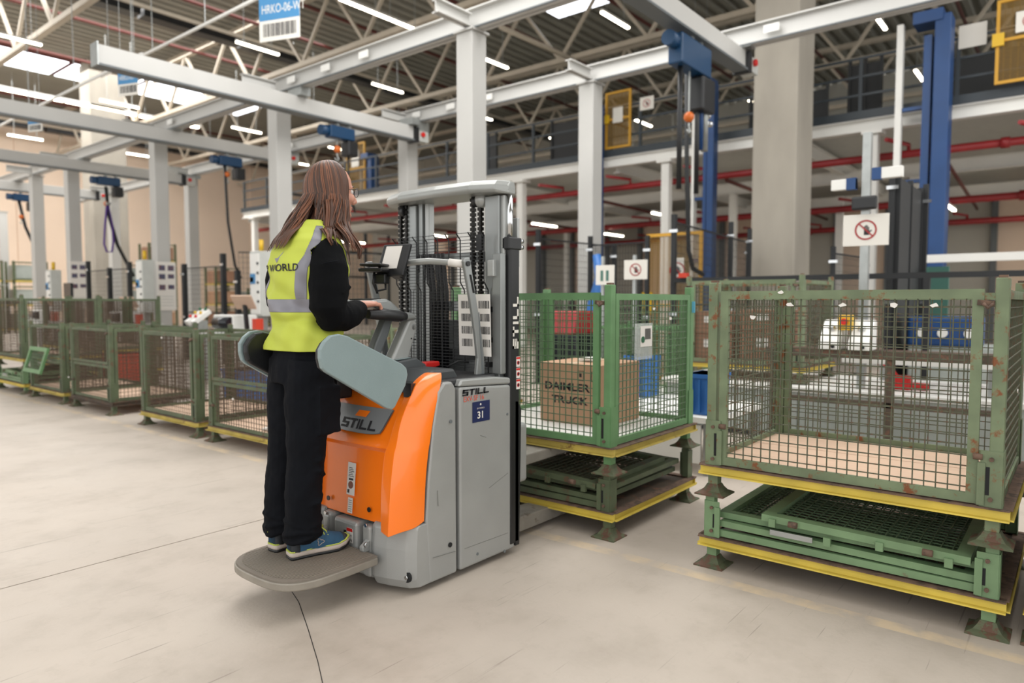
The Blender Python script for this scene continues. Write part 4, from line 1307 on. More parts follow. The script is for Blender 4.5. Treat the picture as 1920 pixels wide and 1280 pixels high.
# lettering on the side
XD = (1, 0, 0); ZD = (0, 0, 1)
so = onY(870, 738, YN - .008)
blocktext('brand_lettering', 'STILL', (2.278, YN - .009, .825), XD, (0.0, 0, 1), .028, M_ink, T, wdt=1.35, th=.24, slant=.15)
textm('model_lettering', 'EXV-SF 16', .034, (2.285, YN - .009, .798), XD, ZD, mat('red_orange_print', '#d0523a', 0.5), T, sx=.95, depth=.001)
nb = MB(); quad(nb, (2.345, YN - .009, .695), XD, ZD, 0, .12, 0, .095, 0, .001); nbo = nb.build('number_sticker', M_badge_navy, T)
textm('lettering', '31', .045, (2.40, YN - .0105, .712), XD, ZD, M_signwhite, nbo, sx=1.1, depth=.0006, bold=.001, align='CENTER')
textm('lettering', 'DP WORLD', .010, (2.40, YN - .0105, .755), XD, ZD, M_signwhite, nbo, sx=1.0, depth=.0006, align='CENTER')
MB().cyl((2.40, YN - .0105, .776), .005, .001, 10, 'y').build('emblem', M_signwhite, nbo)
# scuff lines
sc_ = MB()
for (x0, z0, x1, z1) in ((2.29, .125, 2.60, .118), (2.09, .14, 2.23, .13), (2.46, .37, 2.6, .415), (2.4, .63, 2.44, .615), (2.12, .43, 2.124, .36)):
    sc_.bar((x0, YN - .0085, z0), (x1, YN - .0085, z1), .0012, .0018)
sc_.build('scuff', mat('scuff_dark', '#6c6d68', 0.8), T)

# --- mast
def channel(x0, x1, y0, y1, z0, z1, nm='mast_profile', m_=None, **k):
    return MB().box(x0, x1, y0, y1, z0, z1).build(nm, m_ or M_mast, T, **k)


channel(2.585, 2.665, YN + .035, YN + .125, .03, 1.76, bevel=.004)
channel(2.60, 2.64, YN + .015, YN + .035, .90, 1.76, m_=M_silver_l, bevel=.003)
channel(2.665, 2.70, YN + .04, YN + .12, .05, 1.60)
channel(2.585, 2.665, mir(YN) - .125, mir(YN) - .035, .03, 1.76, bevel=.004)
channel(2.665, 2.70, mir(YN) - .12, mir(YN) - .04, .05, 1.60)
channel(2.60, 2.65, mir(YN) - .16, mir(YN) - .13, .9, 1.78, bevel=.003)
channel(2.61, 2.65, mir(YN) - .20, mir(YN) - .17, .9, 1.78, m_=M_silver_l, bevel=.003)
channel(2.565, 2.60, YN + .005, YN + .06, .90, 1.48, 'mast_bracket', M_mast, bevel=.004)
channel(2.545, 2.585, YN + .035, YN + .075, 1.37, 1.45, 'stop_block', M_silver_l, bevel=.004)
# lift cylinders with black sleeves
MB().tube([(2.637, YN + .012, 1.50), (2.637, YN + .012, 1.79)], .018, 16).build('lift_rod', M_chrome, T)
slv = MB().prism([(2.612, .05), (2.69, .05), (2.69, 1.53), (2.612, 1.53)], 'y', YN - .012, YN + .03).build('cylinder_sleeve', M_black, T, bevel=.012, seg=3)
MB().box(2.60, 2.70, YN - .016, YN + .03, 1.50, 1.56).build('sleeve_collar', M_black, slv, bevel=.006)
for z in (1.515, 1.545): MB().cyl((2.712, YN, z), .012, .02, 10, 'x').build('bolt', M_chrome, slv)
MB().box(2.695, 2.715, YN + .01, YN + .04, 1.42, 1.66).build('mast_strip', M_silver_l, T, bevel=.003)
MB().prism([(2.655, .04), (2.685, .04), (2.70, .72), (2.672, .76), (2.655, .76)], 'y', YN - .012, YN + .0).build('lower_guard', M_black, T)
tz = 1.02
blocktext('brand_lettering', 'STILL', (2.675, YN - .0125, 1.02), (0, 0, 1), (-1, 0, 0), .042, M_signwhite, slv, wdt=1.15, th=.24, gap=.28)
for k, z in enumerate((.98, .925, .87)):
    mb = MB(); quad(mb, (2.66, YN - .0125, z - .05), XD, ZD, 0, .028, 0, .05, 0, .001); w = mb.build('warning_sticker', M_paper, slv)
    mb = MB(); quad(mb, (2.66, YN - .0135, z - .012), XD, ZD, 0, .028, 0, .01, 0, .0006)
    mb.tube([(2.674, YN - .0140, z - .03), (2.674, YN - .0148, z - .03)], .01, 14); mb.build('red_print', M_redbr, w)
    MB().cyl((2.674, YN - .0155, z - .03), .0065, .001, 10, 'y').build('black_print', M_ink, w)

# head cross bar
plan2 = [(2.665, YN - .005), (2.60, YN - .012), (2.535, YN + .02), (2.485, YN + .14), (2.475, YC), (2.49, mir(YN) - .09), (2.535, mir(YN) + .05), (2.60, mir(YN) + .09), (2.665, mir(YN) + .085), (2.70, YC)]
MB().loft([[(x + .012 * (x < 2.6), y, 1.765) for x, y in plan2], [(x, y, 1.78) for x, y in plan2], [(x, y, 1.8) for x, y in plan2], [(x + .03 * (x < 2.62), y * .98 + YC * .02, 1.828) for x, y in plan2]], smooth=False).build('head_bar', mat('head_bar_silver', '#939592', 0.35, 0.3, noise=0.05), T, bevel=.006)
MB().sphere((2.60, YN + .16, 1.75), .035, 12, 8, (1, 1, 1.2)).build('head_pulley', M_silver_l, T)
# chains
def chain(x, y, z0, z1):
    mb = MB(); z = z0; k = 0
    while z < z1:
        mb.box(x - .012, x + .012, y - .011, y + .011, z, z + .016)
        mb.box(x - .007, x + .007, y - .006, y + .006, z + .016, z + .024); z += .024
    return mb.build('lift_chain', M_chain, T, kind='stuff')


for y in (YN + .165, YN + .215): chain(2.60, y, 1.0, 1.77)
for y in (mir(YN) - .01, mir(YN) - .055): chain(2.585, y, 1.0, 1.76)
MB().cyl((2.59, mir(YN) - .035, 1.735), .032, .03, 16, 'y').build('chain_pulley', M_black, T)
MB().cyl((2.60, YN + .19, 1.745), .03, .03, 16, 'y').build('chain_pulley', M_black, T)
for y in (YN + .165, mir(YN) - .03): MB().box(2.585, 2.61, y - .018, y + .018, 1.50, 1.58).build('chain_anchor', M_black, T)
# hoses and dark works behind the guard
for i in range(9):
    y = YC + .05 + .03 * i
    MB().tube([(2.62, y, .9), (2.62, y, 1.3 + .03 * (i % 3)), (2.60, y + .01, 1.5)], .011, 6).build('hydraulic_hose', M_black, T)
MB().box(2.70, 2.73, YN + .2, mir(YN) - .2, .5, 1.15).build('carriage_plate', M_mast, T)
for z in (.95, 1.2, 1.45): MB().box(2.64, 2.67, YN + .1, mir(YN) - .1, z, z + .05).build('mast_crossbar', M_mast if z > 1 else M_black, T)

# wire guard: cranked uprights and close horizontal rods
mb = MB()
gx = [(1.585, 2.515), (1.555, 2.545), (1.345, 2.545), (1.305, 2.575), (.90, 2.575)]
ys = [YN + .095 + i * (mir(YN) - .015 - YN - .095) / 8 for i in range(9)]
for i, y in enumerate(ys):
    sh = -.02 if y > YC + .3 else 0
    for (za, xa), (zb, xb) in zip(gx, gx[1:]):
        mb.bar((xa, y, za), (xb, y, zb), .0045)
def gxat(z):
    for (za, xa), (zb, xb) in zip(gx, gx[1:]):
        if zb <= z <= za: return xa + (xb - xa) * (za - z) / (za - zb)
    return 2.575
z = 1.583
while z > .905:
    mb.bar((gxat(z), ys[0], z), (gxat(z), ys[-1], z), .0026); z -= .0158
gd = mb.build('wire_guard', M_blackmat, T, kind='stuff')
for z in (1.2, 1.05, .93): MB().box(2.56, 2.59, YN + .075, YN + .1, z, z + .025).build('guard_clip', M_black, T)
# sheet with barcodes
sh = MB(); o_ = Vector((2.535, YN + .25, .985)); xd = Vector((0, -1, 0)); yd = Vector((-.03, 0, 1)).normalized()
quad(sh, o_, xd, yd, 0, .21, 0, .30, 0, .0012); sheet = sh.build('barcode_sheet', M_paper, T)
random.seed(2)
for r_ in range(4):
    for c_ in range(2):
        mb = MB(); x = .02 + c_ * .115
        while x < .02 + c_ * .115 + .07:
            w = random.choice((.0015, .003, .0045)); quad(mb, o_, xd, yd, x, x + w, .045 + r_ * .062, .082 + r_ * .062, .0012, .0005); x += w + random.choice((.0015, .003))
        mb.build('barcode', M_ink, sheet)

# --- grab rail with curved supports, terminal and holder
def strut(y, x0=2.445):
    path = [(x0, 1.435), (x0 + .025, 1.33), (x0 + .055, 1.2), (x0 + .08, 1.08), (x0 + .095, .98), (x0 + .09, .885)]
    wd = [.024, .022, .021, .022, .024, .032]
    L_ = []; R_ = []
    for (x, z), w in zip(path, wd): L_.append((x - w, z)); R_.append((x + w, z))
    poly = [(x0 - .018, 1.452), (x0 + .015, 1.455)] + R_ + L_[::-1]
    s = MB().prism(poly, 'y', y, y + .018).build('rail_support', M_mast, T, bevel=.004)
    mb = MB().bar((x0 + .03, y - .001, 1.34), (x0 + .05, y - .001, 1.25), .004, .014, up=(1, 0, 0)); 
    MB().prism([(x0 + .012, 1.375), (x0 + .026, 1.375), (x0 + .05, 1.29), (x0 + .036, 1.29)], 'y', y - .001, y).build('slot', M_dark, s)
    MB().cyl((x0 + .002, y - .003, 1.425), .012, .008, 14, 'y').build('bolt', M_black, s)
    MB().prism([(x0 + .075, 1.2), (x0 + .08, 1.2), (x0 + .115, .9), (x0 + .10, .9)], 'y', y - .0015, y).build('groove', M_grey, s)
    MB().box(x0 + .03, x0 + .15, y - .01, y + .03, .87, .895).build('foot_plate', M_silver_l, s, bevel=.005)
    return s


strut(YN + .065, 2.395); strut(mir(YN) - .06, 2.33)
gr = MB().tube([(2.40, YN + .085, 1.425), (2.375, YN + .15, 1.432), (2.36, YN + .28, 1.443), (2.355, YC, 1.442), (2.345, mir(YN) - .2, 1.432), (2.335, mir(YN) - .06, 1.42)], .0155, 14).build('grab_rail', M_silver_l, T)
MB().tube([(2.402, YN + .088, 1.424), (2.372, YN + .16, 1.433)], .019, 14).build('rail_sleeve', M_paper, gr)
tq = onY(738, 492, 2.62)
tcx = Vector((2.30, 2.62, 1.45))
tm = Matrix.Rotation(radians(8), 3, 'Z') @ Matrix.Rotation(radians(22), 3, 'Y')
tb = MB().cbox(tcx, (.02, .17, .17), m=tm).build('terminal', M_black, T, bevel=.006)
MB().cbox(tcx + tm @ Vector((-.0115, .01, .012)), (.002, .1, .12), m=tm).build('terminal_sheet', M_paper, tb)
MB().cbox(tcx + tm @ Vector((.02, -.03, -.06)), (.05, .06, .05), m=tm).build('terminal_clamp', M_black, tb, bevel=.006)
hp = onY(700, 505, 2.66)
hd = MB().cbox((2.22, 2.66, 1.40), (.16, .12, .018), .5).build('holder', M_black, T, bevel=.006)
MB().cbox((2.22, 2.66, 1.425), (.15, .11, .012), .5).build('holder_plate', M_black, hd, bevel=.005)
MB().cbox((2.25, 2.66, 1.36), (.06, .07, .05), .5).build('holder_joint', M_black, hd, bevel=.008)
MB().tube([(2.29, 2.64, 1.40), (2.36, 2.64, 1.425)], .012, 8).build('holder_arm', M_black, hd)
MB().tube([(2.21, 2.66, 1.39), (2.2, 2.66, 1.34), (2.22, 2.66, 1.30), (2.27, 2.65, 1.31), (2.27, 2.65, 1.36)], .006, 6).build('coiled_cable', M_black, hd)

# --- tiller with grips
tl = MB()
a = [(2.285, 1.145), (2.262, 1.06), (2.2, .97), (2.15, .90)]
def arm(x, z, w): return (x, z)
pl = [(2.247, 1.165), (2.275, 1.172), (2.297, 1.155), (2.302, 1.12), (2.275, 1.05), (2.25, .98), (2.225, .90), (2.10, .90), (2.12, .95), (2.175, 1.04)]
ta = MB().prism(pl, 'y', 2.46, 2.52).build('tiller_arm', M_silver_l, T, bevel=.016, seg=4)
MB().cyl((2.278, 2.459, 1.13), .013, .006, 16, 'y').build('pivot_bolt', M_chrome, ta)
for x, z in ((2.262, 1.075), (2.285, 1.07)): MB().cyl((x, 2.459, z), .004, .003, 8, 'y').build('screw', M_dark, ta)
MB().prism([(2.17, 1.175), (2.215, 1.17), (2.185, 1.09), (2.12, .97), (2.08, .9), (2.05, .9), (2.10, 1.05)], 'y', 2.53, 2.58).build('tiller_boot', M_grey, T, bevel=.01)
th = MB().prism([(2.0, 1.236), (2.02, 1.256), (2.10, 1.262), (2.13, 1.25), (2.19, 1.205), (2.27, 1.195), (2.29, 1.165), (2.2, 1.16), (2.13, 1.195), (2.05, 1.215)], 'y', 2.44, 2.66).build('tiller_head', M_mast, T, bevel=.012, seg=3)
MB().prism([(2.035, 1.262), (2.09, 1.264), (2.09, 1.258), (2.035, 1.256)], 'y', 2.47, 2.63).build('display_strip', M_dark, th)
MB().tube([(1.985, 2.435, 1.194), (2.08, 2.43, 1.190), (2.16, 2.43, 1.182), (2.20, 2.44, 1.18)], [.02, .026, .026, .022], 16).build('grip', M_black, th)
MB().tube([(2.02, 2.68, 1.20), (2.08, 2.68, 1.198), (2.16, 2.68, 1.19)], [.02, .024, .024], 16).build('grip', M_black, th)
# dash: display box and red switch
db = MB().prism([(2.12, .93), (2.14, .975), (2.26, .985), (2.32, .95), (2.32, .93)], 'y', 2.42, 2.60).build('display_box', mat('display_box_plastic', '#4c5052', 0.45), T, bevel=.006)
mb = MB(); quad(mb, (2.15, 2.44, .980), (1, 0, .06), (0, 1, 0), 0, .09, 0, .1, 0, .002); mb.build('display', M_pad, db)
es = MB().prism([(2.33, .935), (2.335, .958), (2.43, .958), (2.435, .935), (2.40, .93), (2.36, .93)], 'y', 2.44, 2.49).build('emergency_switch', M_redbr, T, bevel=.006)
MB().tube([(2.44, 2.40, .93), (2.48, 2.36, .96), (2.53, 2.34, .95)], .005, 6).build('cable', M_cable, T)

# --- folding hip guards
def pad(y0, s):
    px = [(598, 672), (598, 655), (606, 640), (618, 629), (634, 626), (650, 630), (752, 682), (760, 690), (762, 702), (758, 722), (738, 763), (732, 768), (722, 765), (610, 698), (602, 690)]
    pts = [zx(a_, b_, 2.215) for a_, b_ in px]
    o1, o2 = (y0, y0 + s * .022)
    shell = MB().prism(pts, 'y', min(o1, o2), max(o1, o2)).build('hip_guard', M_pad, T, bevel=.005, seg=3)
    cx = sum(p[0] for p in pts) / len(pts); cz = sum(p[1] for p in pts) / len(pts)
    ins = [(cx + (x - cx) * .96, cz + (z - cz) * .94) for x, z in pts]
    o3 = y0 + s * .052
    MB().prism(ins, 'y', min(o2, o3), max(o2, o3)).build('cushion', M_black, shell, bevel=.012, seg=3)
    k = y0 + s * .03
    MB().bar((2.03, k, .87), (2.12, k + s * .03, .86), .035, .06).build('guard_hinge', M_black, shell)
    return shell


pad(2.205, 1); pad(2.795, -1)

# --- forks and load legs
for y in (2.27, 2.62):
    lg = MB().prism([(2.66, .03), (3.95, .03), (4.0, .045), (3.98, .085), (3.4, .1), (2.66, .115)], 'y', y, y + .15).build('load_leg', M_fork, T, bevel=.006)
    MB().cyl((3.85, y + .075, .035), .034, .1, 16, 'y').build('load_roller', M_black, lg)
    fk = MB().prism([(2.74, .375), (4.02, .395), (4.06, .40), (4.02, .422), (2.9, .438), (2.74, .438)], 'y', y, y + .16).build('fork', M_fork, T, bevel=.008)
MB().box(2.70, 2.775, YN + .005, YN + .12, .34, .64).build('fork_carriage', M_silver, T, bevel=.018, seg=3)
MB().box(2.70, 2.775, mir(YN) - .12, mir(YN) - .005, .34, .64).build('fork_carriage', M_silver, T, bevel=.018, seg=3)
MB().box(2.70, 2.75, YN + .12, mir(YN) - .12, .36, .5).build('fork_crossplate', M_mast, T)
MB().cyl((2.2, YC, .085), .085, .08, 20, 'y').build('drive_wheel', M_black, T)
for y in (YN + .09, mir(YN) - .09): MB().cyl((2.3, y, .05), .05, .04, 16, 'y').build('support_castor', M_black, T)
# ================================================================== PERSON
P_ = empty('person', (1.72, 2.58, .177), 'person with long brown hair and yellow safety vest, standing on the truck platform', 'person')
BA = radians(-5)
bf = Vector((cos(BA), sin(BA), 0)); bl = Vector((-sin(BA), cos(BA), 0)); UP = Vector((0, 0, 1))
TOR = [(0.98, 1.752, 2.592, .118, .160), (1.04, 1.764, 2.592, .116, .172), (1.10, 1.770, 2.592, .119, .170), (1.17, 1.779, 2.592, .115, .160), (1.25, 1.783, 2.59, .126, .168),
       (1.33, 1.785, 2.59, .130, .172), (1.40, 1.785, 2.59, .126, .182), (1.455, 1.787, 2.59, .114, .184), (1.50, 1.79, 2.59, .098, .166), (1.54, 1.80, 2.59, .080, .125), (1.575, 1.815, 2.59, .066, .088), (1.60, 1.83, 2.59, .060, .072), (1.62, 1.84, 2.59, .058, .064)]


def interp(tab, z):
    if z <= tab[0][0]: return tab[0][1:]
    for a, b_ in zip(tab, tab[1:]):
        if z <= b_[0]:
            t = (z - a[0]) / (b_[0] - a[0]); t = t * t * (3 - 2 * t) * .5 + t * .5
            return tuple(p + (q - p) * t for p, q in zip(a[1:], b_[1:]))
    return tab[-1][1:]


def TS(th, z, off=0.0):
    cx, cy, rd, rw = interp(TOR, z)
    c, s = cos(th), sin(th); e = 2 / 2.4
    x = (abs(c) ** e) * (1 if c > 0 else -1) * (rd + off); y = (abs(s) ** e) * (1 if s > 0 else -1) * (rw + off)
    return Vector((cx, cy, z)) + bf * x + bl * y


def ell(c, rf, rl, n=20, f=bf, l=bl, tilt=None):
    return [Vector(c) + f * (rf * cos(2 * pi * k / n)) + l * (rl * sin(2 * pi * k / n)) for k in range(n)]


def finish(o, voxel, smooth=4, disp=0.0, dsc=.08, detail=None):
    md = o.modifiers.new('remesh', 'REMESH'); md.mode = 'VOXEL'; md.voxel_size = voxel; md.use_smooth_shade = True
    md = o.modifiers.new('smooth', 'SMOOTH'); md.factor = .5; md.iterations = smooth
    if disp:
        tx = bpy.data.textures.new(o.name + '_folds', 'CLOUDS'); tx.noise_scale = dsc; tx.noise_depth = 2
        md = o.modifiers.new('folds', 'DISPLACE'); md.texture = tx; md.strength = disp; md.mid_level = .5; md.texture_coords = 'LOCAL'
    return o


# ---- the body itself (skin), one surface from head to feet
HB = radians(-14)
hf = Vector((cos(HB), sin(HB), 0)); hl = Vector((-sin(HB), cos(HB), 0))
HC = Vector((1.902, 2.585, 1.732))


def HP(f, l, u): return HC + hf * f + hl * l + UP * u


mb = MB()
hd = [(.116, .012, .022, .02), (.106, .052, .060, .045), (.086, .076, .084, .061), (.055, .092, .097, .071), (.028, .096, .100, .074), (.010, .093, .100, .074), (-.010, .089, .099, .073),
      (-.030, .091, .094, .071), (-.050, .092, .084, .066), (-.068, .091, .066, .058), (-.086, .089, .045, .049), (-.102, .088, .020, .040), (-.114, .076, -.01, .024)]
rings = []
for u, ft, bk, w in hd:
    r_ = []
    for k in range(32):
        a = 2 * pi * k / 32; c, s = cos(a), sin(a); e = .85
        x = (abs(c) ** e) * (ft if c > 0 else -bk); y = (abs(s) ** e) * (w if s > 0 else -w)
        r_.append(HP(x, y, u))
    rings.append(r_)
mb.loft(rings)
# nose, brow, lips, chin, cheeks, ears
mb.tube([HP(.090, 0, .018), HP(.101, 0, -.004), HP(.113, 0, -.024), HP(.119, 0, -.036), HP(.104, 0, -.046)], [.007, .009, .011, .0115, .009], 10)
for s in (-1, 1):
    mb.sphere(HP(.103, s * .009, -.040), .008, 8, 6)
    mb.sphere(HP(.078, s * .033, -.028), .024, 12, 8)
    mb.tube([HP(.093, s * .010, .018), HP(.090, s * .030, .022), HP(.078, s * .050, .016)], .007, 8)
    mb.sphere(HP(-.005, s * .076, -.005), .02, 10, 8, (.8, .4, 1.5))
mb.sphere(HP(.082, 0, -.098), .018, 12, 8)
mb.tube([HP(.088, -.02, -.064), HP(.0965, 0, -.0615), HP(.088, .02, -.064)], .0062, 8)
mb.tube([HP(.087, -.018, -.074), HP(.0955, 0, -.0745), HP(.087, .018, -.074)], .0068, 8)
# neck and trunk
mb.loft([ell(HP(-.015, 0, -.05), .05, .05), ell(HP(-.025, 0, -.10), .05, .05), ell((1.845, 2.588, 1.575), .052, .054), ell((1.825, 2.59, 1.53), .056, .075), ell((1.80, 2.59, 1.49), .075, .14),
         ell((1.79, 2.59, 1.44), .095, .165), ell((1.785, 2.59, 1.30), .115, .15), ell((1.78, 2.59, 1.17), .085, .125), ell((1.765, 2.592, 1.04), .088, .135), ell((1.757, 2.592, .97), .088, .135)])
LEGR = [(.99, 1.745, 2.53, .070), (.816, 1.715, 2.507, .075), (.62, 1.70, 2.505, .055), (.45, 1.69, 2.508, .05), (.30, 1.69, 2.515, .034), (.225, 1.688, 2.52, .026)]
LEGL = [(.99, 1.76, 2.655, .070), (.80, 1.735, 2.675, .075), (.60, 1.715, 2.675, .055), (.43, 1.70, 2.675, .05), (.28, 1.69, 2.675, .034), (.225, 1.688, 2.675, .026)]
for LG in (LEGR, LEGL):
    mb.tube([(x, y, z) for z, x, y, r in LG], [r for z, x, y, r in LG], 16)
mb.tube([(1.685, 2.53, .235), (1.76, 2.505, .222), (1.84, 2.485, .208)], [.022, .018, .012], 10)
mb.tube([(1.68, 2.675, .235), (1.76, 2.677, .222), (1.84, 2.68, .208)], [.022, .018, .012], 10)
ARMR = [(1.79, 2.44, 1.45), (1.765, 2.405, 1.34), (1.745, 2.40, 1.215), (1.85, 2.425, 1.205), (1.955, 2.452, 1.225)]
ARML = [(1.78, 2.745, 1.45), (1.79, 2.79, 1.34), (1.80, 2.80, 1.235), (1.90, 2.77, 1.215), (1.99, 2.72, 1.225)]
mb.tube(ARMR, [.048, .045, .04, .036, .026], 14)
mb.tube(ARML, [.048, .045, .04, .036, .026], 14)


def hand(mb, w, fwd, down, side):
    """palm and five fingers closing over a grip: w wrist, fwd finger direction, down curl direction, side towards the thumb"""
    w = Vector(w); fwd = Vector(fwd).normalized(); side = Vector(side).normalized(); down = Vector(down).normalized()
    mb.loft([[w + fwd * t + side * (wd * cos(a)) + down * (-.004 + th * sin(a)) for a in [2 * pi * k / 12 for k in range(12)]]
             for t, wd, th in ((-.02, .024, .018), (0, .028, .018), (.03, .038, .016), (.055, .040, .014), (.068, .036, .012))])
    for i, L in enumerate((.9, 1.0, .95, .78)):
        b_ = w + fwd * .062 + side * (.029 - i * .019) - down * .003
        p1 = b_ + fwd * .032 * L + down * .004
        p2 = p1 + fwd * .014 * L + down * .022 * L
        p3 = p2 - fwd * .010 * L + down * .018 * L
        mb.sphere(b_ - down * .003, .0105, 8, 6)
        mb.tube([b_ - fwd * .01, p1, p2, p3], [.0100, .0094, .0086, .0068], 10)
    t0 = w + fwd * .012 + side * .026 + down * .004
    mb.tube([t0, t0 + fwd * .026 + side * .016 + down * .012, t0 + fwd * .05 + side * .012 + down * .026, t0 + fwd * .066 + side * .002 + down * .036], [.0125, .0115, .0098, .0075], 10)


hand(mb, (1.962, 2.452, 1.232), (1, .05, .06), (0, .1, -1), (.1, 1, .0))
hand(mb, (1.995, 2.715, 1.232), (1, -.25, .05), (0, 0, -1), (-.1, -1, 0))
body = mb.build('body', M_skin, P_)
finish(body, .0042, 3)

# eyes, brows, lips, glasses
for s in (-1, 1):
    ey = MB().sphere(HP(.0845, s * .031, .002), .0125, 12, 8).build('eye', M_eye, P_)
    MB().sphere(HP(.0935, s * .031, .002), .0058, 10, 6, (.6, 1, 1)).build('iris', M_iris, ey)
    MB().tube([HP(.099, s * .014, .022), HP(.0975, s * .03, .027), HP(.086, s * .048, .021)], [.0018, .003, .0014], 6).build('eyebrow', M_hair_d, P_)
    MB().tube([HP(.094, s * .021, .008), HP(.0965, s * .031, .011), HP(.089, s * .042, .007)], .0013, 6).build('eyelash', M_hair_d, P_)
MB().tube([HP(.092, -.019, -.0655), HP(.1005, -.006, -.0640), HP(.1015, 0, -.065), HP(.1005, .006, -.0640), HP(.092, .019, -.0655)], [.001, .0032, .003, .0032, .001], 8).build('upper_lip', M_lips, P_)
MB().tube([HP(.091, -.017, -.0705), HP(.0995, 0, -.0745), HP(.091, .017, -.0705)], [.001, .0042, .001], 8).build('lower_lip', M_lips, P_)
gl = MB()
for s in (-1, 1):
    c = (.112, s * .033, .000); pts = []
    for k in range(17):
        a = 2 * pi * k / 16
        pts.append(HP(c[0] - abs(cos(a) * .023 + s * .033 - 0) * 0 - .10 * max(0, abs(c[1] + .024 * cos(a)) - .03), c[1] + .0235 * (abs(cos(a)) ** .8) * (1 if cos(a) > 0 else -1), c[2] + .0195 * (abs(sin(a)) ** .8) * (1 if sin(a) > 0 else -1)))
    gl.tube(pts, .0014, 6)
    gl.tube([HP(.107, s * .056, .010), HP(.09, s * .073, .008), HP(.03, s * .080, .004), (HP(-.01, s * .080, -.004))], .0014, 6)
gl.tube([HP(.112, -.0105, .004), HP(.117, 0, .008), HP(.112, .0105, .004)], .0013, 6)
gls = gl.build('glasses_frame', M_black, P_)
for s in (-1, 1):
    MB().sphere(HP(.1115, s * .033, 0), .022, 16, 6, (.04, 1, .85), Matrix((hf, hl, UP)).transposed()).build('lens', mat('lens_glass', '#e6eef0', 0.05, alpha=.18), gls)

# ---- trousers
mb = MB()
mb.loft([ell((1.770, 2.59, 1.12), .104, .150), ell((1.766, 2.59, 1.07), .110, .160), ell((1.758, 2.59, 1.0), .120, .170), ell((1.745, 2.59, .91), .118, .168)])
TR = [(1.0, 1.74, 2.512, .100), (.90, 1.728, 2.508, .102), (.78, 1.716, 2.503, .094), (.66, 1.708, 2.502, .083), (.58, 1.70, 2.503, .077), (.45, 1.688, 2.505, .075), (.34, 1.685, 2.508, .073), (.295, 1.688, 2.512, .077), (.262, 1.692, 2.518, .073)]
TL = [(1.0, 1.76, 2.668, .100), (.90, 1.75, 2.672, .100), (.78, 1.735, 2.675, .092), (.66, 1.725, 2.676, .082), (.58, 1.716, 2.676, .076), (.45, 1.70, 2.676, .074), (.34, 1.692, 2.676, .072), (.295, 1.692, 2.676, .075), (.258, 1.69, 2.676, .072)]
for TB in (TR, TL):
    mb.tube([(x, y, z) for z, x, y, r in TB], [r for z, x, y, r in TB], 20)
# cargo pockets, stacked hems
mb.cbox((1.758, 2.432, .80), (.12, .05, .20), .15); mb.cbox((1.79, 2.735, .80), (.12, .05, .19), -.1)
for TB in (TR, TL):
    z, x, y, r = TB[-2]
    for dz, k in ((.035, .95), (-.005, 1.0), (-.03, .95)):
        ringc = [Vector((x, y, z + dz)) + Vector((cos(a) * r * k, sin(a) * r * k, .012 * sin(a * 2 + dz * 60))) for a in [2 * pi * q / 16 for q in range(17)]]
        mb.tube(ringc, .009, 8)
# creases behind and over the knee
for (x, y, z, dx, dz) in ((1.70, 2.50, .60, .06, .03), (1.70, 2.50, .55, .065, -.03), (1.69, 2.50, .42, .06, .02), (1.72, 2.50, .90, .08, -.04)):
    mb.tube([(x + dx, y - .04, z + dz), (x + dx * .3, y - .078, z), (x - dx * .8, y - .045, z - dz)], [.006, .011, .006], 8)
tr = mb.build('trousers', M_trous, P_); finish(tr, .0055, 4, .014, .07)

# ---- sweater: trunk and both sleeves
mb = MB()
n = 28
mb.loft([[TS(2 * pi * k / n, z, -.013) for k in range(n)] for z in (1.07, 1.12, 1.2, 1.28, 1.35, 1.41, 1.455, 1.49, 1.52, 1.55, 1.58, 1.60)])
mb.tube([(1.785, 2.485, 1.475), (1.778, 2.445, 1.45), (1.762, 2.41, 1.38), (1.75, 2.392, 1.29), (1.742, 2.39, 1.23), (1.765, 2.395, 1.192), (1.83, 2.41, 1.188), (1.89, 2.43, 1.197), (1.935, 2.445, 1.212), (1.955, 2.452, 1.220)],
        [.06, .072, .080, .080, .076, .070, .065, .057, .046, .036], 20)
mb.tube([(1.785, 2.695, 1.475), (1.785, 2.735, 1.45), (1.785, 2.80, 1.34), (1.80, 2.82, 1.25), (1.83, 2.81, 1.20), (1.90, 2.78, 1.20), (1.96, 2.745, 1.215), (1.985, 2.725, 1.222)],
        [.06, .068, .068, .064, .058, .052, .044, .034], 18)
for (a, b_, c_) in (((1.70, 2.34, 1.30), (1.76, 2.318, 1.285), (1.82, 2.345, 1.31)), ((1.68, 2.37, 1.22), (1.74, 2.325, 1.235), (1.80, 2.35, 1.26)), ((1.80, 2.35, 1.15), (1.82, 2.345, 1.20), (1.80, 2.36, 1.25)), ((1.87, 2.385, 1.16), (1.88, 2.375, 1.20), (1.87, 2.39, 1.235))):
    mb.tube([a, b_, c_], [.006, .010, .006], 8)
sw = mb.build('sweater', M_sweat, P_); finish(sw, .005, 4, .012, .09)
MB().tube([(1.752, 2.325, 1.415), (1.70, 2.335, 1.405), (1.80, 2.33, 1.405)][:2] + [(1.69, 2.36, 1.40)], .0018, 6).build('sleeve_seam', M_trous, sw)

# ---- vest
VOFF = .010
def vo(th, z):
    w = .007 * sin(th * 3 + z * 30) + .005 * sin(z * 55 + th * 5) + .004 * sin(th * 9 - z * 20)
    fl = .003 * max(0, (1.14 - z) / .09)
    k = 1 if z < 1.40 else max(.25, 1 - (z - 1.40) / .1)
    pinch = -.006 * math.exp(-((z - 1.155 - .02 * sin(th * 2)) / .018) ** 2) + .007 * math.exp(-((z - 1.20) / .02) ** 2)
    return VOFF + fl + (w + pinch) * k
def VS(th, z, off=0.0): return TS(th, z, vo(th, z) + off)


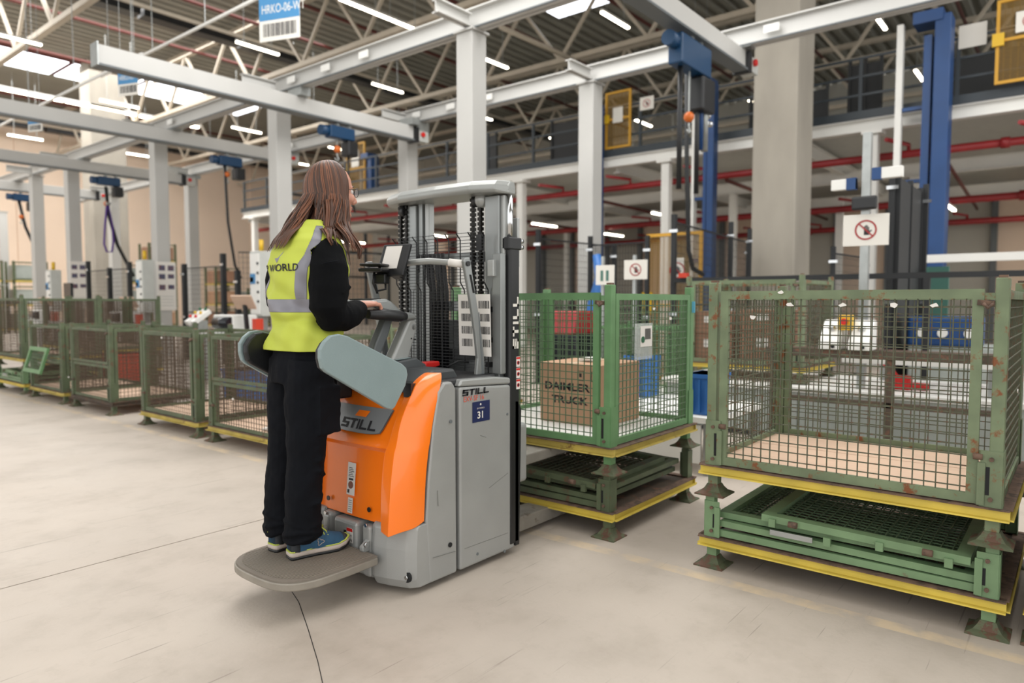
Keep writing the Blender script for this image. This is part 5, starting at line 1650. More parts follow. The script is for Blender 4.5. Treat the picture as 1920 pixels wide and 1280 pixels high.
def armhole(th, z):
    """true where the vest leaves the arm free"""
    for c in (-pi / 2, pi / 2):
        d = (th - c + pi) % (2 * pi) - pi
        if z > 1.255:
            t = (z - 1.255) / .2
            w = .62 * min(1, t ** .55) if t > 0 else 0
            if z > 1.46: w *= max(0, 1 - (z - 1.46) / .06)
            if abs(d) < w: return True
    return False


def vpatch(cond, nz=120, nt=180, z0=1.045, z1=1.598, off=0.0):
    mb = MB(); idx = {}
    for i in range(nz):
        for j in range(nt):
            za, zb = z0 + (z1 - z0) * i / nz, z0 + (z1 - z0) * (i + 1) / nz
            ta, tb = -pi + 2 * pi * j / nt, -pi + 2 * pi * (j + 1) / nt
            if not cond((ta + tb) / 2, (za + zb) / 2): continue
            q = []
            for (a, ii, b_, jj) in ((ta, j, za, i), (tb, j + 1, za, i), (tb, j + 1, zb, i + 1), (ta, j, zb, i + 1)):
                key = (ii % nt, jj)
                if key not in idx:
                    idx[key] = len(mb.v); mb.v.append(VS(a, b_, off))
                q.append(idx[key])
            mb.f.append(tuple(q)); mb.sm.append(True)
    return mb


def neckcut(th, z):
    d = abs((th + pi) % (2 * pi) - pi)          # 0 front .. pi back
    return z > 1.592 or (d < .6 and z > 1.36 + d * .38)


ves = vpatch(lambda t, z: not armhole(t, z) and not neckcut(t, z)).build('vest', M_vest, P_, fix=False, solid=.004)


def wrapd(a): return (a + pi) % (2 * pi) - pi


vpatch(lambda t, z: 1.205 + .0 < z < 1.258 and not armhole(t, z), 220, 200, off=.0035).build('reflective_stripe', M_reflect, ves, fix=False, solid=.0015)
for s in (-1, 1):
    # stripes running over each shoulder: back side, front side
    def back(t, z, s=s):
        c = 0.0 if z < 1.39 else (z - 1.39) * 3.0
        return 1.258 <= z < 1.565 and -.17 < (wrapd(t - s * (pi - .78)) * s + c) < .17 and not armhole(t, z)
    def front(t, z, s=s):
        return 1.258 <= z < 1.565 and -.14 < wrapd(t - s * .72) * s < .14 and not armhole(t, z) and not neckcut(t, z)
    vpatch(back, 220, 260, off=.0035).build('reflective_stripe', M_reflect, ves, fix=False, solid=.0015)
    vpatch(front, 220, 260, off=.0035).build('reflective_stripe', M_reflect, ves, fix=False, solid=.0015)
# back print
def wtxt(x, y):
    th = pi + .50 + (.155 - x) / .17 * 1.0
    th = pi - (x - .13) / .150
    return VS(wrapd(-th if False else (2 * pi - th)), 1.355 + y, .0045)
def wtxt(x, y):
    th = pi + (x - .112) / .15
    return VS(wrapd(th), 1.375 + y, .005)
textm('back_print', 'DP WORLD', .042, (0, 0, 0), (1, 0, 0), (0, 1, 0), M_ink, ves, sx=.98, bold=.0006, warp=wtxt)
mb = MB(); mb.add([VS(pi + u, 1.43 + v, .0045) for u, v in ((-.12, .0), (0, -.02), (.14, .03), (.0, .0))] , [(0, 1, 2, 3)]); mb.build('back_emblem', M_reflect, ves, fix=False)

# ---- shoes
def shoe(heel, toe, lab=None):
    h = Vector(heel); t = Vector(toe); d = (t - h).normalized(); L = (t - h).length; s = Vector((-d.y, d.x, 0)); z0 = .1755
    out = [(0, .0), (.0, .022), (.03, .034), (.10, .034), (.22, .033), (.42, .034), (.6, .040), (.75, .043), (.88, .037), (.96, .022), (1.0, .0)]
    def outline(k, z, toeup=0.0):
        o_ = []
        pr = [(a, w) for a, w in out if w > 0]
        for a, w in pr: o_.append(h + d * (L * (.5 + (a - .5) * (1 + (k - 1) * .4))) + s * w * k + UP * (z + toeup * max(0, a - .7) ** 2 * 3))
        for a, w in pr[::-1]: o_.append(h + d * (L * (.5 + (a - .5) * (1 + (k - 1) * .4))) - s * w * k * .95 + UP * (z + toeup * max(0, a - .7) ** 2 * 3))
        return o_
    sh = MB().loft([outline(1.0, z0 + .012, .1), outline(1.06, z0 + .018, .1), outline(1.04, z0 + .032, .1)]).build('shoe_midsole', M_sole, P_)
    MB().loft([outline(.98, z0, .1), outline(1.05, z0 + .004, .1), outline(1.04, z0 + .012, .1)]).build('outsole', M_black, sh)
    MB().loft([outline(1.05, z0 + .032, .1), outline(1.05, z0 + .037, .1)]).build('lime_edge', M_lime, sh)
    rings = []
    for a, w, hh in ((.01, .026, .062), (.06, .033, .085), (.14, .034, .092), (.26, .033, .088), (.38, .034, .078), (.5, .037, .066), (.62, .040, .055), (.74, .041, .045), (.85, .037, .036), (.93, .028, .026), (.98, .014, .014)):
        c = h + d * (L * a) + UP * (z0 + .034)
        rings.append([c + s * (w * cos(q)) + UP * (hh * max(0, sin(q)) ** .8 - (.004 if sin(q) < 0 else 0)) for q in [2 * pi * k / 20 for k in range(20)]])
    up_ = MB().loft(rings).build('shoe_upper', M_shoe, P_)
    # heel counter and toe cap
    def over(rr, nm, m_, k=1.035):
        R = []
        for r_ in rings[rr[0]:rr[1]]:
            c = sum(r_, Vector()) / len(r_); c = Vector((c.x, c.y, z0 + .034))
            R.append([c + (p - c) * k for p in r_])
        MB().loft(R).build(nm, m_, up_)
    over((0, 3), 'heel_counter', M_shoe_d); over((8, 11), 'toe_cap', M_shoe_d)
    lc = MB(); top = lambda a, hh: h + d * (L * a) + UP * (z0 + .034 + hh)
    for k, (a, hh) in enumerate(((.40, .080), (.46, .074), (.52, .068), (.58, .062))):
        lc.tube([top(a, hh - .02) + s * .026, top(a, hh + .002), top(a + .02, hh - .02) - s * .026], .003, 6)
    b_ = top(.38, .084)
    lc.tube([b_, b_ - s * .018 + UP * .012 + d * .01, b_ - s * .03 + UP * .0, b_ - s * .02 - UP * .008, b_], .0032, 6)
    lc.tube([b_, b_ + s * .018 + UP * .012 + d * .01, b_ + s * .03, b_], .0032, 6)
    lc.tube([b_, b_ - s * .03 + UP * .002, b_ - s * .042 - UP * .03 - d * .01], .0028, 6)
    lc.tube([b_, b_ - s * .02 + d * .03, b_ - s * .035 + d * .05 - UP * .02], .0028, 6)
    lc.build('laces', M_lime, up_)
    MB().tube([h - d * .002 + UP * (z0 + .085), h - d * .016 + UP * (z0 + .092), h - d * .012 + UP * (z0 + .098), h + d * .006 + UP * (z0 + .094)], .003, 6).build('heel_loop', M_lime, up_)
    e0 = h + d * (L * .46) - s * .0375 + UP * (z0 + .058)
    em = MB(); pts = []
    for k in range(13):
        a = 2 * pi * k / 12; r = .013 * (1 + .35 * cos(3 * a)); pts.append(e0 + d * r * cos(a) + UP * r * .9 * sin(a) + s * (.0 + .35 * r * max(0, sin(a))))
    em.tube(pts, .0014, 5); em.build('side_emblem', M_sole, up_)
    return sh


shoe((1.632, 2.535, 0), (1.895, 2.470, 0)); shoe((1.635, 2.668, 0), (1.90, 2.676, 0))

# ---- hair
random.seed(21)
RF, RL, RU = .108, .090, .126
HCc = HC + UP * .0
def sk(al, el, k=1.0):      # point on the skull ellipsoid; al 0 front, -90 right; el elevation
    return HCc + (hf * (RF * cos(al) * cos(el)) + hl * (RL * sin(al) * cos(el)) + UP * (RU * sin(el))) * k


def tip_for(al):
    """where hair that passes the ear line at azimuth al ends (degrees, negative = her right)"""
    if -100 < al <= -40:
        t = (al + 100) / 60
        return HP(-.05 + .12 * t, -.125 - .02 * t, -.245 - .085 * t + random.uniform(-.04, .05))
    if -140 < al <= -100:
        t = (al + 140) / 40
        return HP(-.10 + .06 * t, -.10, -.20 - .03 * t + random.uniform(-.02, .03))
    if al <= -140 or al > 140:
        a = al if al < 0 else al - 360     # -140 .. -220
        t = (-140 - a) / 80
        return HP(-.20 - .035 * sin(pi * t), -.075 + .14 * t, -.235 + random.uniform(-.035, .025))
    t = (140 - al) / 100
    return HP(-.15 + .2 * t, .12, -.24 + random.uniform(-.03, .03))


def strand(mb, al, r, k=1.05, wav=1.0, lift=0.0):
    a = radians(al)
    side = -1 if al < 0 else 1
    root_f = .062 - .14 * min(1, abs(al) / 180.0)
    root = HP(root_f, side * .004, 0) ; root.z = HC.z + RU * sqrt(max(.1, 1 - (root_f / RF) ** 2)) * k
    ea = sk(a, radians(-8), k)
    pts = []
    # over the crown
    v0 = (root - HCc); v1 = (ea - HCc)
    for i in range(7):
        t = i / 6
        v = v0.lerp(v1, t)
        q = sqrt((v.dot(hf) / RF) ** 2 + (v.dot(hl) / RL) ** 2 + (v.z / RU) ** 2)
        pts.append(HCc + v / q * (k + lift * t))
    tip = tip_for(al)
    ph = random.uniform(0, 6.3); am = .006 * wav
    for i in range(1, 10):
        t = i / 9
        p = ea.lerp(tip, t)
        out = Vector((ea.x - HCc.x, ea.y - HCc.y, 0)).normalized()
        sag = .018 * sin(pi * t)
        p.z = ea.z + (tip.z - ea.z) * (t ** .85)
        p += out * (sag * .3) + hf * (am * sin(ph + t * 7)) + hl * (am * cos(ph + t * 6))
        # keep clear of the shoulders and back
        cx, cy, rd, rw = interp(TOR, min(max(p.z, 1.05), 1.60))
        dv = Vector((p.x - cx, p.y - cy, 0)); x = dv.dot(bf); y = dv.dot(bl)
        m = sqrt((x / (rd + .036)) ** 2 + (y / (rw + .036)) ** 2)
        if m < 1 and p.z < 1.58:
            p += dv * (1 / max(m, .3) - 1) * min(1, (1.58 - p.z) / .04)
        pts.append(p)
    rr = [r * .6] + [r] * 9 + [r * .95, r * .85, r * .7, r * .5, r * .3, r * .12]
    mb.tube(pts, rr[:len(pts)], 6, flat=.55)


mb = MB()
# under-cap
N1, N2 = 40, 20
vs = []; fs = []
for i in range(N2 + 1):
    el = radians(90 - 118 * i / N2)
    for j in range(N1):
        vs.append(sk(-pi + 2 * pi * j / N1, el, 1.02))
for i in range(N2):
    for j in range(N1):
        al = abs(-180 + 360 * (j + .5) / N1); el = 90 - 118 * (i + .5) / N2
        if al < 62 and el < 50: continue
        if al < 70 and el < 24: continue
        fs.append((i * N1 + j, i * N1 + (j + 1) % N1, (i + 1) * N1 + (j + 1) % N1, (i + 1) * N1 + j))
mb.add(vs, fs, True)
for q in range(460):
    al = random.uniform(-222, 138)
    if al < -180: al += 360
    if abs(al) < 68: al = (68 + random.uniform(-3, 14)) * (1 if al > 0 else -1)
    strand(mb, al, random.uniform(.0045, .0085), random.uniform(1.02, 1.06), .8)
LOCKS = ([HP(.018, -.094, -.04), HP(.022, -.108, -.13), Vector((1.875, 2.42, 1.54)), Vector((1.905, 2.385, 1.47)), Vector((1.895, 2.368, 1.41))],
         [HP(-.01, -.096, -.05), HP(-.005, -.118, -.15), Vector((1.845, 2.405, 1.54)), Vector((1.845, 2.365, 1.495)), Vector((1.86, 2.345, 1.435))],
         [HP(-.04, -.094, -.05), HP(-.05, -.12, -.17), Vector((1.775, 2.425, 1.545)), Vector((1.755, 2.392, 1.51)), Vector((1.775, 2.372, 1.462))])
def lock(mb, pts, n_, r):
    for q in range(n_):
        j = Vector((random.gauss(0, .012), random.gauss(0, .005), random.gauss(0, .004))); pp = []
        for a, b_ in zip(pts, pts[1:]):
            for t in (0, .33, .66): pp.append(a.lerp(b_, t))
        pp.append(pts[-1]); L_ = len(pp); ph = random.uniform(0, 6)
        sc = random.uniform(.8, 1.0); pp = pp[:max(8, int(L_ * sc))]; L_ = len(pp)
        pp = [p + j * (1 - .55 * i / L_) + hf * (.005 * sin(ph * .3 + i * .9)) for i, p in enumerate(pp)]
        mb.tube(pp, [r * (.7 if i == 0 else 1 - .85 * max(0, (i / (L_ - 1) - .5) * 2) ** 1.5) for i in range(L_)], 6, flat=.6)
for LK in LOCKS: lock(mb, LK, 16, .006)
hr = mb.build('hair', M_hair, P_, fix=False)
mb = MB()
for q in range(110):
    strand(mb, random.choice((random.uniform(-150, -68), random.uniform(-179, -140))), random.uniform(.002, .004), random.uniform(1.06, 1.08), 1.2)
for LK in LOCKS: lock(mb, LK, 7, .0035)
mb.build('hair_highlight', M_hair_l, hr, fix=False)
mb = MB()
for q in range(90):
    strand(mb, random.uniform(-175, -68), random.uniform(.002, .004), random.uniform(1.06, 1.08), 1.0)
mb.build('hair_shade', M_hair_d, hr, fix=False)
for q in range(3): pass
# ================================================================== MACHINES AND FENCES BEHIND THE CRATES
def at(px, py, X): return onX(px, py, X)


def fpost(x, y, h, lab, clip=True, w=.06):
    p = empty('fence_post', (x, y, 0), lab, 'fence post')
    MB().box(x - w / 2, x + w / 2, y - w / 2, y + w / 2, 0.012, h).build('upright', M_blackmat, p)
    MB().box(x - .08, x + .08, y - .08, y + .08, 0, .012).build('foot_plate', M_blackmat, p)
    if clip:
        for z in (h - .22, h * .45):
            if z > .3: MB().box(x - w / 2 - .02, x - w / 2, y - .07, y + .05, z - .02, z + .02).build('clip', M_chrome, p)
    return p


def fpanel(p, q, z0, z1, lab, s=.05, name='mesh_fence'):
    p = Vector(p); q = Vector(q); d = (q - p); L = d.length; d.normalize()
    f_ = empty(name, ((p.x + q.x) / 2, (p.y + q.y) / 2, z0), lab, 'fence')
    for z in (z0, (z0 + z1) / 2, z1): MB().bar((p.x, p.y, z), (q.x, q.y, z), .022).build('rail', M_blackmat, f_)
    mb = MB(); k = 0
    while k < L: a = p + d * k; mb.bar((a.x, a.y, z0), (a.x, a.y, z1), .004); k += s
    z = z0
    while z < z1: mb.bar((p.x, p.y, z), (q.x, q.y, z), .004); z += .1
    mb.build('wire_mesh', M_blackmat, f_, kind='stuff')
    return f_


# right-hand fence
R = [(8.5, 6.42, 2.33, 'black fence post directly right of the truck mast'), (9.6, 6.2, 2.3, 'black fence post left of the tilted white notice'), (10.6, 6.35, 2.25, 'black fence post between the notice and the small prohibition sign'),
     (9.6, 5.17, 2.25, 'black fence post left of the yellow lower gate'), (8.6, 4.24, 2.4, 'tall black fence post in front of the yellow lower gate'), (10.8, 4.35, 2.5, 'black fence post left of the concrete column, near one'),
     (12.0, 4.5, 2.5, 'black fence post left of the concrete column, middle one'), (12.6, 4.75, 2.35, 'black fence post touching the concrete column on its left'),
     (10.9, 2.85, 2.05, 'black fence post right of the concrete column, near one'), (12.4, 2.75, 2.05, 'black fence post right of the concrete column, far one'), (8.9, 1.72, 2.75, 'black fence post behind the large prohibition sign'), (10.4, 1.62, 2.75, 'black fence post at the far end of the dark screen')]
for x, y, h, l in R: fpost(x, y, h, l)
fpanel((8.5, 6.42, 0), (10.6, 6.35, 0), .1, 2.2, 'black mesh fence running back right of the mast')
fpanel((9.6, 6.2, 0), (9.6, 5.2, 0), .1, 2.15, 'black mesh fence behind the small prohibition sign')
fpanel((8.6, 4.24, 0), (12.6, 4.7, 0), .1, 2.3, 'black mesh fence running back to the concrete column')
fpanel((10.9, 2.85, 0), (12.4, 2.75, 0), .1, 1.95, 'low black mesh fence right of the concrete column')
sc2 = empty('dark_screen', (9.7, 1.67, 0), 'tall dark screen panel right of the large prohibition sign', 'screen')
MB().box(8.95, 10.35, 1.655, 1.685, .12, 2.65).build('panel', M_blackmat, sc2)
for x in (8.95, 9.65, 10.33): MB().box(x - .02, x + .02, 1.64, 1.70, 0, 2.7).build('post', M_blackmat, sc2)
ra = empty('black_rail', (8.6, 2.2, 1.5), 'long black rail running behind the crates at sign height', 'rail')
MB().box(8.56, 8.62, -1.2, 4.24, 1.5, 1.56).build('rail_profile', M_blackmat, ra)
for y in (-1.2, 1.3): MB().box(8.56, 8.62, y - .03, y + .03, 0, 1.5).build('rail_leg', M_blackmat, ra)
MB().box(8.5, 8.56, 4.0, 4.12, 1.56, 1.62).build('orange_marker', M_orangecr, ra)

# left-hand fence
Lp = [(6.9, 19.26, 2.25, 'black fence post at the far left, between the two white columns'), (6.9, 17.98, 2.05, 'black fence post left of the purple sling'), (6.9, 16.88, 2.15, 'black fence post right of the purple sling'),
      (7.2, 14.9, 2.05, 'black fence post right of the photo-sheet column'), (7.2, 13.28, 2.2, 'tall black fence post right of the pale column'), (7.2, 12.75, 1.85, 'black fence post nearest the woman on her left')]
for x, y, h, l in Lp: fpost(x, y, h, l, w=.09)
fpanel((6.9, 19.26, 0), (6.9, 16.88, 0), .1, 2.0, 'black mesh fence behind the sling at the left', .08)
fpanel((7.2, 14.9, 0), (7.2, 13.28, 0), .1, 1.95, 'black mesh fence behind the pale column', .08)
fpanel((7.2, 12.7, 0), (9.2, 11.0, 0), .1, 2.2, 'black mesh fence just left of the woman', .08)

# photo sheets on the two columns
for (Y, z0, z1, lab) in ((16.4, 1.05, 2.15, 'white sheet with six small photos on the column nearer to the woman'), (21.6, 1.05, 2.35, 'white sheet with six small photos on the column at the left')):
    o_ = Vector((7.22, Y - .165, z0)); h = z1 - z0
    s = empty('photo_sheet', o_, lab, 'poster')
    mb = MB(); quad(mb, o_, (1, 0, 0), (0, 0, 1), 0, .42, 0, h, 0, .012); mb.build('board', M_paper, s)
    pm = mat('photo_print', '#3e4a66', 0.5, noise=.3, scale=20, col2='#7a4a44', thr=.5)
    for r_, z in enumerate((.9, .72, .5)):
        for c_ in (0, 1):
            mb = MB(); quad(mb, o_, (1, 0, 0), (0, 0, 1), .04 + c_ * .2, .18 + c_ * .2, h * z - .09 + (.02 if c_ and r_ else 0), h * z + .03, .013, .002); mb.build('photo', pm, s)
    mb = MB()
    for k in range(4): quad(mb, o_, (1, 0, 0), (0, 0, 1), .04, .36, .1 + k * .07, .115 + k * .07, .013, .001)
    mb.build('text_lines', M_greybox, s)


def cabinet(x, y, z0, z1, lab, w=.34):
    c = empty('control_cabinet', (x, y, 0), lab, 'cabinet')
    MB().box(x - .12, x + .12, y - w / 2, y + w / 2, z0, z1).build('enclosure', M_greybox, c, bevel=.01)
    MB().box(x - .135, x - .12, y - w / 2 + .03, y + w / 2 - .03, z0 + .04, z1 - .04).build('door', M_white, c)
    MB().box(x - .15, x - .135, y - .02, y + .12, z0 + .55, z0 + .72).build('coloured_label', M_signblue, c)
    MB().box(x - .15, x - .135, y + .02, y + .12, z0 + .58, z0 + .66).build('yellow_label', M_ypl, c)
    for k in range(5): MB().cyl((x - .14, y - w / 2 + .06, z0 + .25 + k * .16), .022, .03, 8, 'x').build('push_button', M_black, c)
    MB().box(x - .06, x + .06, y - .06, y + .06, 0, z0).build('stand', M_steel, c)
    MB().cyl((x, y, z1 + .1), .04, .2, 10, 'z').build('signal_lamp', M_ypl, c)
    return c


cabinet(6.8, 15.85, 1.0, 2.15, 'grey control cabinet beside the photo-sheet column nearer to the woman')
cabinet(6.5, 20.4, 1.0, 2.05, 'grey control cabinet at the left behind the rear crates')
cabinet(6.6, 10.9, 1.0, 2.1, 'grey control cabinet just behind the woman\'s back')


def station(x, y, lab, s=1.0, screen=True):
    """packing station: bench, grey box with dark roller, tilted beige tablet, buttons"""
    w = empty('work_station', (x, y, 0), lab, 'work station')
    MB().box(x - .4, x + .4, y - .65, y + .65, .74, .80).build('bench_top', M_greybox, w, bevel=.01)
    for dx in (-.35, .35):
        for dy in (-.58, .58): MB().box(x + dx - .03, x + dx + .03, y + dy - .03, y + dy + .03, 0, .74).build('leg', M_steel, w)
    pr = MB().box(x - .2, x + .2, y - .1, y + .45, .80, 1.05).build('printer_body', M_white, w, bevel=.015)
    MB().cyl((x - .21, y + .12, .93), .09, .42, 16, 'y').build('dark_roller', M_screen, pr)
    m = Matrix.Rotation(radians(25), 3, 'Z') @ Matrix.Rotation(radians(-35), 3, 'Y')
    MB().cbox((x - .1, y - .25, 1.24), (.03, .34, .24), m=m).build('tilted_tablet', M_beigepl, w, bevel=.01)
    MB().bar((x - .05, y - .25, .80), (x - .08, y - .25, 1.2), .05).build('tablet_arm', M_black, w)
    MB().box(x - .06, x + .06, y - .5, y - .4, .80, 1.0).build('orange_pouch', M_orangecr, w)
    for k, (m_, dy) in enumerate(((M_ypl, .5), (M_redbr, .55), (M_greend, .6))):
        MB().cyl((x - .1, y + dy - .02, .86 + .04 * k), .03, .06, 8, 'z').build('push_button', m_, w)
    if screen:
        MB().box(x + .2, x + .26, y - .9, y - .45, 1.35, 1.68).build('monitor', M_screen, w, bevel=.008)
        MB().bar((x + .25, y - .6, .8), (x + .25, y - .66, 1.45), .04).build('monitor_arm', M_black, w)
    return w


station(6.1, 15.0, 'packing station with beige tablet and orange pouch behind the middle of the left row', screen=False)
station(5.55, 9.75, 'packing station with dark monitor left of the woman')
station(5.9, 19.0, 'packing station at the left edge behind the stacked crates')
cs = empty('button_console', (5.5, 10.9, 0), 'slanted white button console with coloured knobs left of the woman', 'console')
for k in (0, .17):
    MB().cbox((5.45, 10.78 + k, 1.0), (.34, .11, .08), m=Matrix.Rotation(radians(-35), 3, 'Y')).build('button_box', M_white, cs, bevel=.01)
    for q, m_ in enumerate((M_redbr, M_ypl, M_greend)):
        MB().sphere((5.37 + q * .08, 10.78 + k, 1.02 + q * .055), .025, 8, 6).build('knob', m_, cs)
MB().box(5.4, 5.55, 10.75, 11.0, 0, .95).build('pedestal', M_steel, cs)

# low conveyor body with a white ledge behind the big crates
cv = empty('conveyor_body', (7.0, .6, 0), 'low grey-green conveyor body with white ledge behind the big crates', 'conveyor')
for y0 in (1.95, .65, -.65):
    MB().box(6.42, 7.7, y0, y0 + 1.28, .05, .45).build('side_panel', M_machine, cv, bevel=.006)
MB().box(6.5, 7.65, -.6, 3.2, 0, .05).build('plinth', M_grey, cv)
MB().box(6.38, 7.72, -.68, 3.26, .45, .49).build('ledge', M_white, cv)
# roller table to the right
tb_ = empty('roller_table', (7.1, .3, .49), 'white roller table with red side rail seen through the right crate', 'conveyor')
for y in (-.6, .5, 1.45):
    MB().box(6.6, 6.66, y, y + .06, .49, .72).build('leg', M_steel, tb_)
    MB().box(7.5, 7.56, y, y + .06, .49, .72).build('leg', M_steel, tb_)
MB().box(6.55, 6.62, -.66, 1.62, .72, .78).build('side_rail', M_white, tb_)
MB().box(7.52, 7.6, -.66, 1.62, .72, .78).build('side_rail', M_red, tb_)
y = -.6
while y < 1.58:
    MB().cyl((7.07, y, .755), .028, .9, 10, 'x').build('roller', M_steel, tb_); y += .11
MB().box(6.5, 6.55, .2, .3, .6, .64).build('yellow_sensor', M_ypl, tb_)
# brown rack frame behind the crate and the safety console on it
rk = empty('console_frame', (6.1, 1.3, 0), 'brown steel frame carrying the white safety console', 'frame')
MB().box(6.02, 6.12, .35, 2.1, .80, .86).build('top_rail', M_brown, rk)
MB().box(6.2, 6.3, .35, 2.1, .80, .86).build('top_rail', M_brown, rk)
for y in (.38, 1.15, 2.04):
    MB().box(6.04, 6.1, y - .03, y + .03, 0, .80).build('leg', M_brown, rk)
MB().box(6.04, 6.1, .4, 2.0, .42, .46).build('cross_rail', M_brown, rk)
con = empty('safety_console', (6.1, 1.5, .86), 'white two-box safety console with yellow emergency stop, behind the right crate', 'console')
for y in (1.36, 1.58):
    b_ = MB().prism([(5.98, .86), (6.22, .86), (6.22, 1.10), (6.14, 1.10), (5.98, .93)], 'y', y - .08, y + .08).build('sloped_box', M_white, con, bevel=.012)
    MB().sphere((6.07, y, 1.03), .03, 10, 6).build('button', M_chrome, b_)
    MB().cyl((5.975, y - .03, .89), .015, .02, 8, 'x').build('key_lock', M_dark, b_)
MB().box(6.02, 6.12, 1.42, 1.53, 1.02, 1.14).build('yellow_box', M_ypl, con, bevel=.01)
MB().cyl((6.0, 1.475, 1.09), .025, .05, 12, 'x').build('stop_button', M_redbr, con)
# sign stand with sensor bars
st_ = empty('sign_stand', (8.06, 1.8, 0), 'aluminium stand carrying the large prohibition sign and sensor bars', 'stand')
MB().box(8.03, 8.11, 1.76, 1.84, 0, 3.0).build('profile', M_steel, st_)
MB().box(7.96, 8.03, 1.68, 1.92, 2.2, 2.34).build('black_bracket', M_black, st_, bevel=.02)
for s, (a, b_, z) in enumerate(((1.88, 2.12, 2.42), (1.45, 1.73, 2.5))):
    MB().box(7.95, 8.03, a, b_, z, z + .11).build('sensor_bar', M_white, st_, bevel=.006)
    e = a if s == 0 else b_ - .09
    MB().box(7.945, 8.035, e, e + .09, z - .005, z + .115).build('blue_cap', M_blue, st_)
# small supports for the other signs
for (x, y, h, l) in ((8.06, 4.52, 1.85, 'thin steel rod carrying the small prohibition sign left of the gate'), (8.06, 5.0, 1.85, 'thin steel rod carrying the tilted white notice')):
    tag(MB().box(x - .02, x + .02, y - .02, y + .02, 0, h).build('sign_rod', M_steel), l, 'rod')
# red hose frame, blue machine base, teal cover
rh = empty('red_hose', (6.85, 1.25, .49), 'bent red hose on the conveyor, seen through the right crate', 'hose')
MB().tube([(6.8, 1.4, .78), (6.82, 1.32, .7), (6.8, 1.25, .6), (6.8, 1.15, .53), (6.85, 1.0, .52)], .03, 8).build('hose', M_redbr, rh)
MB().cbox((6.82, 1.2, .55), (.12, .16, .12)).build('nozzle', M_redbr, rh, bevel=.02)
bm_ = empty('blue_machine', (9.4, 1.2, 0), 'blue machine base behind the right crate below the blue tower', 'machine')
MB().box(9.1, 9.9, .7, 1.55, 0, .75).build('base', M_machine, bm_, bevel=.02)
MB().box(9.05, 9.5, .85, 1.55, .75, 1.08).build('body', M_blue, bm_, bevel=.03)
for y in (.95, 1.2, 1.4): MB().cyl((9.03, y, .9), .05, .06, 12, 'x').build('port', M_white, bm_)
tc_ = empty('machine_cover', (10.5, 1.65, 0), 'teal machine cover behind the black rail at the right', 'cover')
MB().box(10.5, 10.56, 1.35, 1.95, .3, 1.7).build('sheet', M_teal, tc_)
for y in (1.4, 1.9): MB().box(10.5, 10.56, y - .03, y + .03, 0, .3).build('leg', M_steel, tc_)
wr_ = empty('white_guard_rail', (12.5, 1.0, 0), 'white guard rail crossing in front of the tall blue tower', 'railing')
MB().box(12.5, 12.58, -1.5, 2.35, 1.85, 1.97).build('rail', M_white, wr_)
for y in (-1.4, .3, .6, 2.3): MB().box(12.5, 12.58, y - .05, y + .05, 0, 1.85).build('post', M_white, wr_)
# yellow/red machinery glimpsed through the lifted crate
mc = empty('red_machine', (6.3, 4.35, 0), 'dark machine with red hood seen through the lifted crate', 'machine')
MB().box(6.1, 6.6, 4.1, 4.6, 0, .9).build('body', M_screen, mc, bevel=.02)
MB().prism([(6.1, .9), (6.6, .9), (6.5, 1.15), (6.2, 1.15)], 'y', 4.15, 4.55).build('hood', M_red, mc, bevel=.02)
bl_ = empty('blue_robot_arm', (9.0, 5.75, 0), 'blue robot-like arm between the notice and the small prohibition sign', 'robot')
MB().tube([(9.0, 5.75, .3), (9.0, 5.75, 1.1), (9.0, 5.62, 1.6), (9.0, 5.7, 1.95)], [.16, .12, .09, .06], 12).build('arm', M_bluecr, bl_)
MB().cyl((9.0, 5.75, .16), .25, .32, 16).build('pedestal', M_black, bl_)

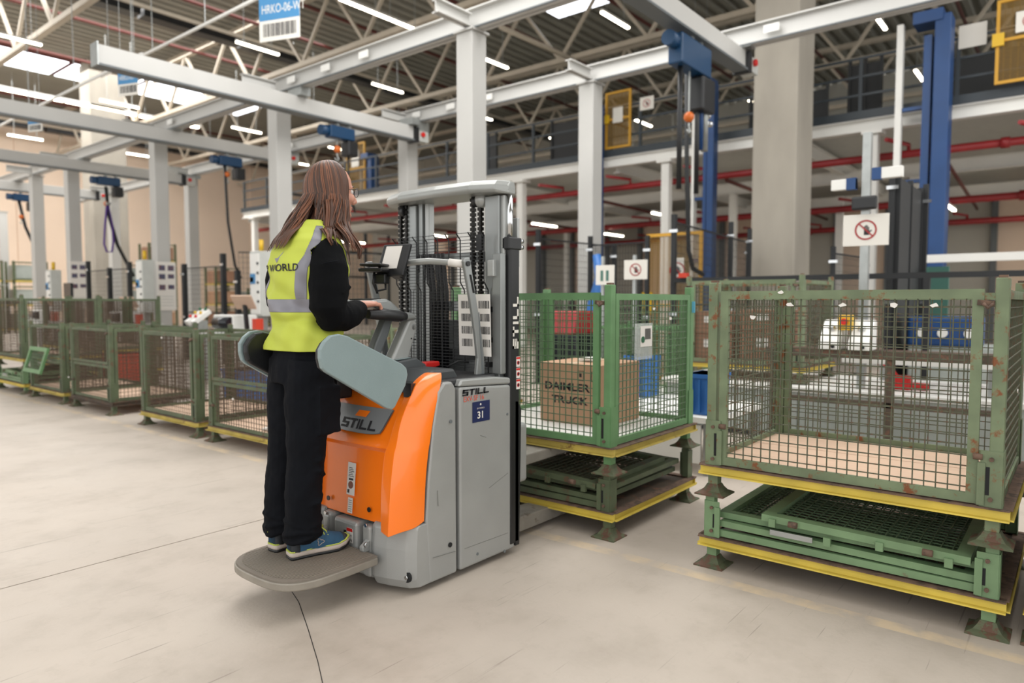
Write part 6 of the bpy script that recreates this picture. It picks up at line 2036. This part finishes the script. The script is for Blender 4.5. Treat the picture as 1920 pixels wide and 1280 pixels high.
# storage of green crates against the far wall
i = 0
for (x, y, nz, m_) in ((12.6, 31.8, 3, 0), (14.2, 31.8, 4, 1), (17.0, 31.5, 3, 1), (9.5, 32.8, 3, 0), (18.6, 31.5, 2, 0), (8.0, 32.8, 3, 1)):
    for k in range(nz):
        s = empty('stacked_crate', (x, y, k * .95), ['green-sided crate', 'brown-loaded crate'][m_] + ' in the far store, level %s of stack %s' % (['one', 'two', 'three', 'four'][k], ['below the beige wall left', 'left of the sling', 'right of the sling', 'at the left edge', 'before the wall middle', 'farthest left'][i]), 'crate', 'crates stored by the far wall')
        MB().box(x - .6, x + .6, y - .5, y + .5, k * .95 + .12, k * .95 + .17).build('base_rail', M_yellow, s)
        for dx in (-.56, .56):
            for dy in (-.46, .46): MB().box(x + dx - .04, x + dx + .04, y + dy - .04, y + dy + .04, k * .95, k * .95 + .93).build('corner_post', M_green, s)
        MB().box(x - .5, x + .5, y - .42, y + .42, k * .95 + .18, k * .95 + .78).build('load', [M_card_dark, M_card][(i + k) % 2] if m_ else M_machine, s)
        frame(MB(), (x - .56, y - .49, k * .95 + .2), (1, 0, 0), (0, 0, 1), 1.12, .7, .05, .03).build('side_frame', M_green, s)
    i += 1
dk = empty('racking', (20.5, 30, 0), 'dark steel racking at the right end of the beige wall', 'racking')
for k in range(5): MB().box(19.5, 26, 29.9, 30.0, 1.2 + k * 1.3, 1.3 + k * 1.3).build('beam', M_mezz, dk)
for x in (19.5, 21.1, 22.7, 24.3, 25.9): MB().box(x - .06, x + .06, 29.9, 30.02, 0, 7.2).build('upright', M_mezz, dk)
# ================================================================== wording for look-alikes: by place in view
def project(p):
    v = Vector(p) - C0
    R = Vector((sin(YAW), -cos(YAW), 0)); U = R.cross(fw); d = v.dot(fw)
    return (960 + FPX * v.dot(R) / d, 640 - FPX * v.dot(U) / d) if d > 0 else (-1e4, 0)


ORD = ['leftmost', 'second', 'third', 'fourth', 'fifth', 'sixth', 'seventh', 'eighth', 'ninth', 'tenth', 'eleventh', 'twelfth', 'thirteenth', 'fourteenth', 'fifteenth',
       'sixteenth', 'seventeenth', 'eighteenth', 'nineteenth', 'twentieth', 'twenty-first', 'twenty-second', 'twenty-third', 'twenty-fourth', 'twenty-fifth']
for grp in ('luminaires over the hall', 'luminaires under the platform', 'film scraps in the crate meshes', 'inner platform posts', 'sprinkler pipes under the roof', 'sprinkler pipes under the platform'):
    L_ = [o for o in bpy.data.objects if o.get('group') == grp and o.parent is None]
    if 'pipes' in grp:
        L_.sort(key=lambda o: o.location.y)
        for i, o in enumerate(L_): o['label'] = o['label'] + ', %s from the near side' % ORD[i].replace('leftmost', 'first')
        continue
    L_.sort(key=lambda o: project(o.location)[0])
    vis = [o for o in L_ if -20 < project(o.location)[0] < 1940 and -20 < project(o.location)[1] < 1300]
    for i, o in enumerate(vis): o['label'] = o['label'] + ', ' + (ORD[i] if i == 0 else ORD[i] + ' from the left')
